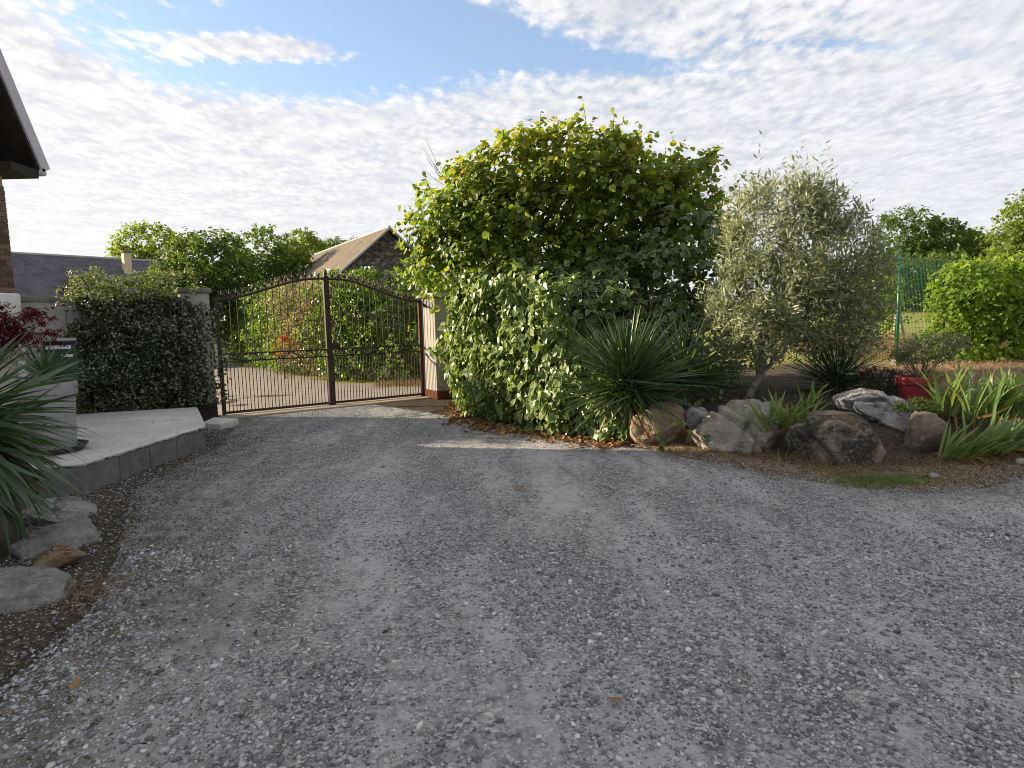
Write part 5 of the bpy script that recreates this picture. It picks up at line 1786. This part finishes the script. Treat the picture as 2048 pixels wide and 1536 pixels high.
def scatter(n, fx, size, mat, name, label, cat, key, flat=.25, seed=0, kind='stuff'):
    r = np.random.default_rng(seed)
    x, y = fx(r, n)
    z_ = ground_z(x, y) + .008 + .012 * r.random(n)
    P_ = np.stack([x, y, z_], 1)
    a = r.uniform(0, 6.28, n)
    L_ = np.stack([np.cos(a), np.sin(a), r.normal(0, flat, n)], 1)
    N_ = np.stack([r.normal(0, flat * 1.5, n), r.normal(0, flat * 1.5, n), np.ones(n)], 1)
    rt = tag(leaf_obj(name, [P_, L_, N_, size * r.uniform(.5, 1.3, n)], key, mat, None, r, kind), label, cat)
    return rt


def along_ivy(r, n):
    s = r.uniform(0, seg[-1] * 1.02, n)
    x, y = np.interp(s, seg, IB[:, 0]), np.interp(s, seg, IB[:, 1])
    d = .15 + np.abs(r.normal(0, .2, n))
    return x - .7 * d + 0 * s, y - .75 * d


scatter(1500, along_ivy, .075, M['dry_leaf'], 'fallen_leaves', 'dry orange-brown leaves lying along the foot of the ivy', 'leaves', 'ivy', .4, 1)


def left_strip(r, n):
    y = r.uniform(2.0, 9.0, n)
    x = np.interp(y, LY, LX) - .65 + np.abs(r.normal(.2, .75, n))
    return x, y


def bank_strip(r, n):
    x = r.uniform(1.2, 5.6, n)
    d = r.normal(0, .16, n)
    return x, np.interp(x, BX, BY) - .1 - r.random(n) ** 1.2 * (np.interp(x, OX, OV) - .1) + d * .4


scatter(5200, left_strip, .028, M['litter'], 'leaf_litter', 'small brown leaf litter along the left border and platform', 'litter', 'oval', .3, 2)
scatter(1500, bank_strip, .042, M['litter'], 'leaf_litter', 'brown leaf litter on the earth in front of the bank rocks', 'litter', 'oval', .35, 3)


def bank_top(r, n):
    x = r.uniform(2.0, 6.2, n)
    return x, np.interp(x, BX, BY) + r.uniform(.2, 2.6, n)


scatter(3200, bank_top, .038, M['litter'], 'leaf_mulch', 'brown leaf mulch covering the soil of the planted bank', 'mulch', 'oval', .5, 4)


def grass_blades(name, label, cat, fx, n, h, w, mat, seed, lie=.6):
    r = np.random.default_rng(seed)
    x, y = fx(r, n)
    P_ = np.stack([x, y, ground_z(x, y) - .01], 1)
    D_ = nrm(np.stack([r.normal(0, lie, n), r.normal(0, lie, n), np.ones(n)], 1))
    N_ = nrm(r.normal(size=(n, 3)))
    hh_ = h * r.uniform(.4, 1.2, n)
    B_ = nrm(np.cross(D_, N_))
    mid_ = P_ + D_ * (hh_ * .55)[:, None]
    tip = P_ + D_ * hh_[:, None] + np.stack([r.normal(0, .25, n), r.normal(0, .25, n), -.15 * np.ones(n)], 1) * hh_[:, None]
    v_ = np.stack([P_ - B_ * w, P_ + B_ * w, mid_ + B_ * w * .7, mid_ - B_ * w * .7, tip], 1).reshape(-1, 3)
    k_ = (np.arange(n) * 5)[:, None]
    f_ = np.concatenate([k_ + np.array((0, 1, 2)), k_ + np.array((0, 2, 3)), k_ + np.array((3, 2, 4))])
    o = link(name, mesh_data(name, v_, f_, mat, False, {'tint': np.repeat(r.random(n), 5)}))
    return tag(o, label, cat, kind='stuff')


def patch(cx, cy, rx, ry):
    def f(r, n):
        a = r.uniform(0, 6.28, n)
        q = r.random(n) ** .72
        k_ = .75 + .5 * fbm(np.cos(a) * 2 + 5, np.sin(a) * 2 + cx, 2)
        x_, y_ = cx + rx * q * np.cos(a) * k_, cy + ry * q * np.sin(a) * k_
        j_ = vnoise(x_ * 9, y_ * 14) < .42 + .25 * q
        return x_ + j_ * r.normal(0, .10, n), y_ + j_ * r.normal(0, .06, n)
    return f


grass_blades('green_grass', 'short bright green grass tuft in front of the dark boulder', 'grass', patch(3.45, 5.55, .46, .20), 4200, .06, .0028, M['grass'], 1, .6)


def sparse_g(r, n):
    x = r.uniform(2.3, 4.9, n)
    y = np.interp(x, BX, BY) - np.interp(x, OX, OV) + r.normal(.05, .17, n)
    k_ = vnoise(x * 3.1, y * 5) + .3 * r.random(n) > .62
    return x[k_], y[k_]


def sparse_fix(r, n):
    x, y = sparse_g(r, n * 3)
    x, y = x[:n], y[:n]
    q = int(n - len(x))
    if q > 0:
        x, y = np.r_[x, x[:q]], np.r_[y, y[:q]]
    return x, y


grass_blades('thin_grass', 'thin olive grass and moss at the edge of the gravel', 'grass', sparse_fix, 2600, .022, .002, M['grass'], 2, .9)
grass_blades('dry_grass', 'tangled dry straw-coloured grass at the foot of the bank rocks', 'grass', bank_strip, 17000, .075, .0026, M['dry_grass'], 3, 1.3)


def right_bank(r, n):
    x = r.uniform(5.6, 10.5, n)
    y = r.uniform(8.4, 11.2, n)
    return x, y


grass_blades('bank_grass', 'dry yellow grass on the open bank below the vine hedge', 'grass', right_bank, 7000, .16, .003, M['dry_grass'], 4, .9)


def field(r, n):
    return r.uniform(6.3, 12.5, n), r.uniform(12.0, 16.5, n)


grass_blades('field_grass', 'tall sunlit yellow grass in the field behind the wire fence', 'grass', field, 9000, .30, .004, M['dry_grass'], 5, .5)


def gate_grass(r, n):
    x = r.uniform(-3.4, -.6, n)
    return x, 15.3 + .18 * x + r.normal(0, .35, n) + .6


grass_blades('verge_grass', 'dry golden grass at the foot of the hedge behind the right gate half', 'grass', gate_grass, 2600, .22, .004, M['dry_grass'], 6, .6)


def left_rock_grass(r, n):
    x = r.normal(-2.55, .14, n)
    return x, 3.55 + r.normal(0, .16, n)


grass_blades('dry_tuft', 'dead brown grass tuft against the long pale rock', 'grass', left_rock_grass, 450, .13, .002, M['dry_grass'], 7, 1.4)


# gravel: many thousand pebbles
def pebbles(name, x, y, s, verts, faces, seed, sm, label, cat):
    r = np.random.default_rng(seed)
    n = len(x)
    tv = np.array(verts, float)
    a = r.uniform(0, 6.28, n)
    el = np.stack([r.uniform(.75, 1.45, n), r.uniform(.65, 1.0, n), r.uniform(.42, .75, n)], 1) * s[:, None]
    v_ = tv[None] * (1 + r.normal(0, .13, (n, len(tv), 1))) * el[:, None]
    ca, sa = np.cos(a)[:, None], np.sin(a)[:, None]
    tl = r.normal(0, .25, n)[:, None]
    vx, vy, vz = v_[..., 0], v_[..., 1], v_[..., 2]
    vz = vz + vx * tl
    X_, Y_ = vx * ca - vy * sa, vx * sa + vy * ca
    Zb = np.where(inside(x, y) > -.02, undul(x, y), undul(x, y) + .05 * (fbm(x * 1.9, y * 1.9) - .45) * smooth(.0, -.3, inside(x, y))) + .006 * (fbm(x * 9, y * 9, 2) - .4)
    v_ = np.stack([X_ + x[:, None], Y_ + y[:, None], vz + (Zb + el[:, 2] * .30)[:, None]], -1).reshape(-1, 3)
    f_ = (np.array(faces)[None] + (np.arange(n) * len(tv))[:, None, None]).reshape(-1, 3)
    o = link(name, mesh_data(name, v_, f_, M['pebble'], sm, {'tint': np.repeat(r.random(n) * (1.0 if seed == 1 else .925), len(tv))}))
    return tag(o, label, cat, kind='stuff')


ph = (1 + 5 ** .5) / 2
ICO = nrm(np.array([(-1, ph, 0), (1, ph, 0), (-1, -ph, 0), (1, -ph, 0), (0, -1, ph), (0, 1, ph), (0, -1, -ph), (0, 1, -ph), (ph, 0, -1), (ph, 0, 1), (-ph, 0, -1), (-ph, 0, 1)], float))
ICF = [(0, 11, 5), (0, 5, 1), (0, 1, 7), (0, 7, 10), (0, 10, 11), (1, 5, 9), (5, 11, 4), (11, 10, 2), (10, 7, 6), (7, 1, 8), (3, 9, 4), (3, 4, 2), (3, 2, 6), (3, 6, 8), (3, 8, 9), (4, 9, 5), (2, 4, 11), (6, 2, 10), (8, 6, 7), (9, 8, 1)]
OCT = [(1, 0, 0), (-1, 0, 0), (0, 1, 0), (0, -1, 0), (0, 0, 1), (0, 0, -1)]
OCF = [(0, 2, 4), (2, 1, 4), (1, 3, 4), (3, 0, 4), (2, 0, 5), (1, 2, 5), (3, 1, 5), (0, 3, 5)]


def sample_drive(r, n, y0, y1, half):
    x = np.empty(0)
    y = np.empty(0)
    while len(x) < n:
        yy = np.sqrt(r.uniform(y0 ** 2, y1 ** 2, n))
        xx = r.uniform(-1, 1, n) * (yy * half + .35)
        d = fbm(xx * 1.1 + 4, yy * .6, 4) + .35 * (fbm(xx * 6, yy * 6, 2) - .4) + .03 * (track(xx, yy) - .3)
        k_ = (inside(xx, yy) > .03) & (r.random(n) < smooth(.62, .36, d) * .92 + .08)
        x, y = np.r_[x, xx[k_]], np.r_[y, yy[k_]]
    return x[:n], y[:n]


r_ = np.random.default_rng(5)
x, y = sample_drive(r_, 45000, 1.55, 4.3, .86)
s = np.clip(r_.lognormal(math.log(.0058), .46, len(x)), .003, .020)
pebbles('gravel', x, y, s, ICO, ICF, 1, True, 'loose grey pebbles covering the near driveway', 'gravel')
x, y = sample_drive(r_, 56000, 4.3, 11.5, .88)
s = np.clip(r_.lognormal(math.log(.0062), .36, len(x)), .004, .020)
pebbles('gravel', x, y, s, OCT, OCF, 2, True, 'loose grey pebbles covering the far driveway', 'gravel')

y = r_.uniform(1.9, 9.5, 12000)
x = np.interp(y, LY, LX) - .75 + np.abs(r_.normal(.35, .5, len(y)))
k_ = inside(x, y) < .25
x, y = x[k_], y[k_]
s = np.clip(r_.lognormal(math.log(.0068), .42, len(x)), .003, .019)
pebbles('gravel', x, y, s, OCT, OCF, 3, True, 'pebbles strewn over the earth along the left border', 'gravel')

x = r_.uniform(1.3, 5.8, 5200)
y = np.interp(x, BX, BY) - np.interp(x, OX, OV) + np.abs(r_.normal(0, .28, len(x))) - .06
k_ = (inside(x, y) < .05) & (y < np.interp(x, BX, BY) - .05)
x, y = x[k_], y[k_]
s = np.clip(r_.lognormal(math.log(.0062), .42, len(x)), .003, .018)
pebbles('gravel', x, y, s, OCT, OCF, 4, True, 'pebbles mixed into the dry earth in front of the bank rocks', 'gravel')


def on_drive(r, n):
    x, y = sample_drive(r, n, 1.7, 7.5, .85)
    return x, y


scatter(170, on_drive, .06, M['dry_grass'], 'straw_bits', 'thin pale bits of straw strewn over the gravel', 'straw', 'needle', .12, 9)
grass_blades('weed_tuft', 'tiny green weed tuft on the gravel before the gate', 'grass', patch(-2.55, 9.0, .2, .12), 260, .03, .003, M['grass'], 12, .8)

# a few single fallen leaves on the gravel
for px_, py_, rz_, lab in ((.03, 5.52, .4, 'single curled brown leaf on the gravel in middle of driveway'), (.42, 2.36, 1.9, 'rust brown dry leaf on the near gravel at bottom of photo'),
                           (-1.93, 2.52, .2, 'small orange leaf on the gravel at lower left'), (3.42, 5.28, 1.2, 'pale yellow leaf lying in the green grass tuft'),
                           (2.98, 5.75, .5, 'orange leaf on the moss left of the grass tuft')):
    tv, tf = TEMPL['oval']
    v_ = np.array(tv, float)
    v_[:, 2] = .25 * np.abs(v_[:, 0]) + .3 * (v_[:, 1] - .5) ** 2
    me = mesh_data('fallen_leaf', v_ * .075, tf, M['dry_leaf'], False, {'tint': np.full(len(v_), .55)})
    o = link('fallen_leaf', me, None, (px_, py_, float(ground_z(np.array(px_), np.array(py_))) + .012), (.15, .1, rz_))
    tag(o, lab, 'leaf')
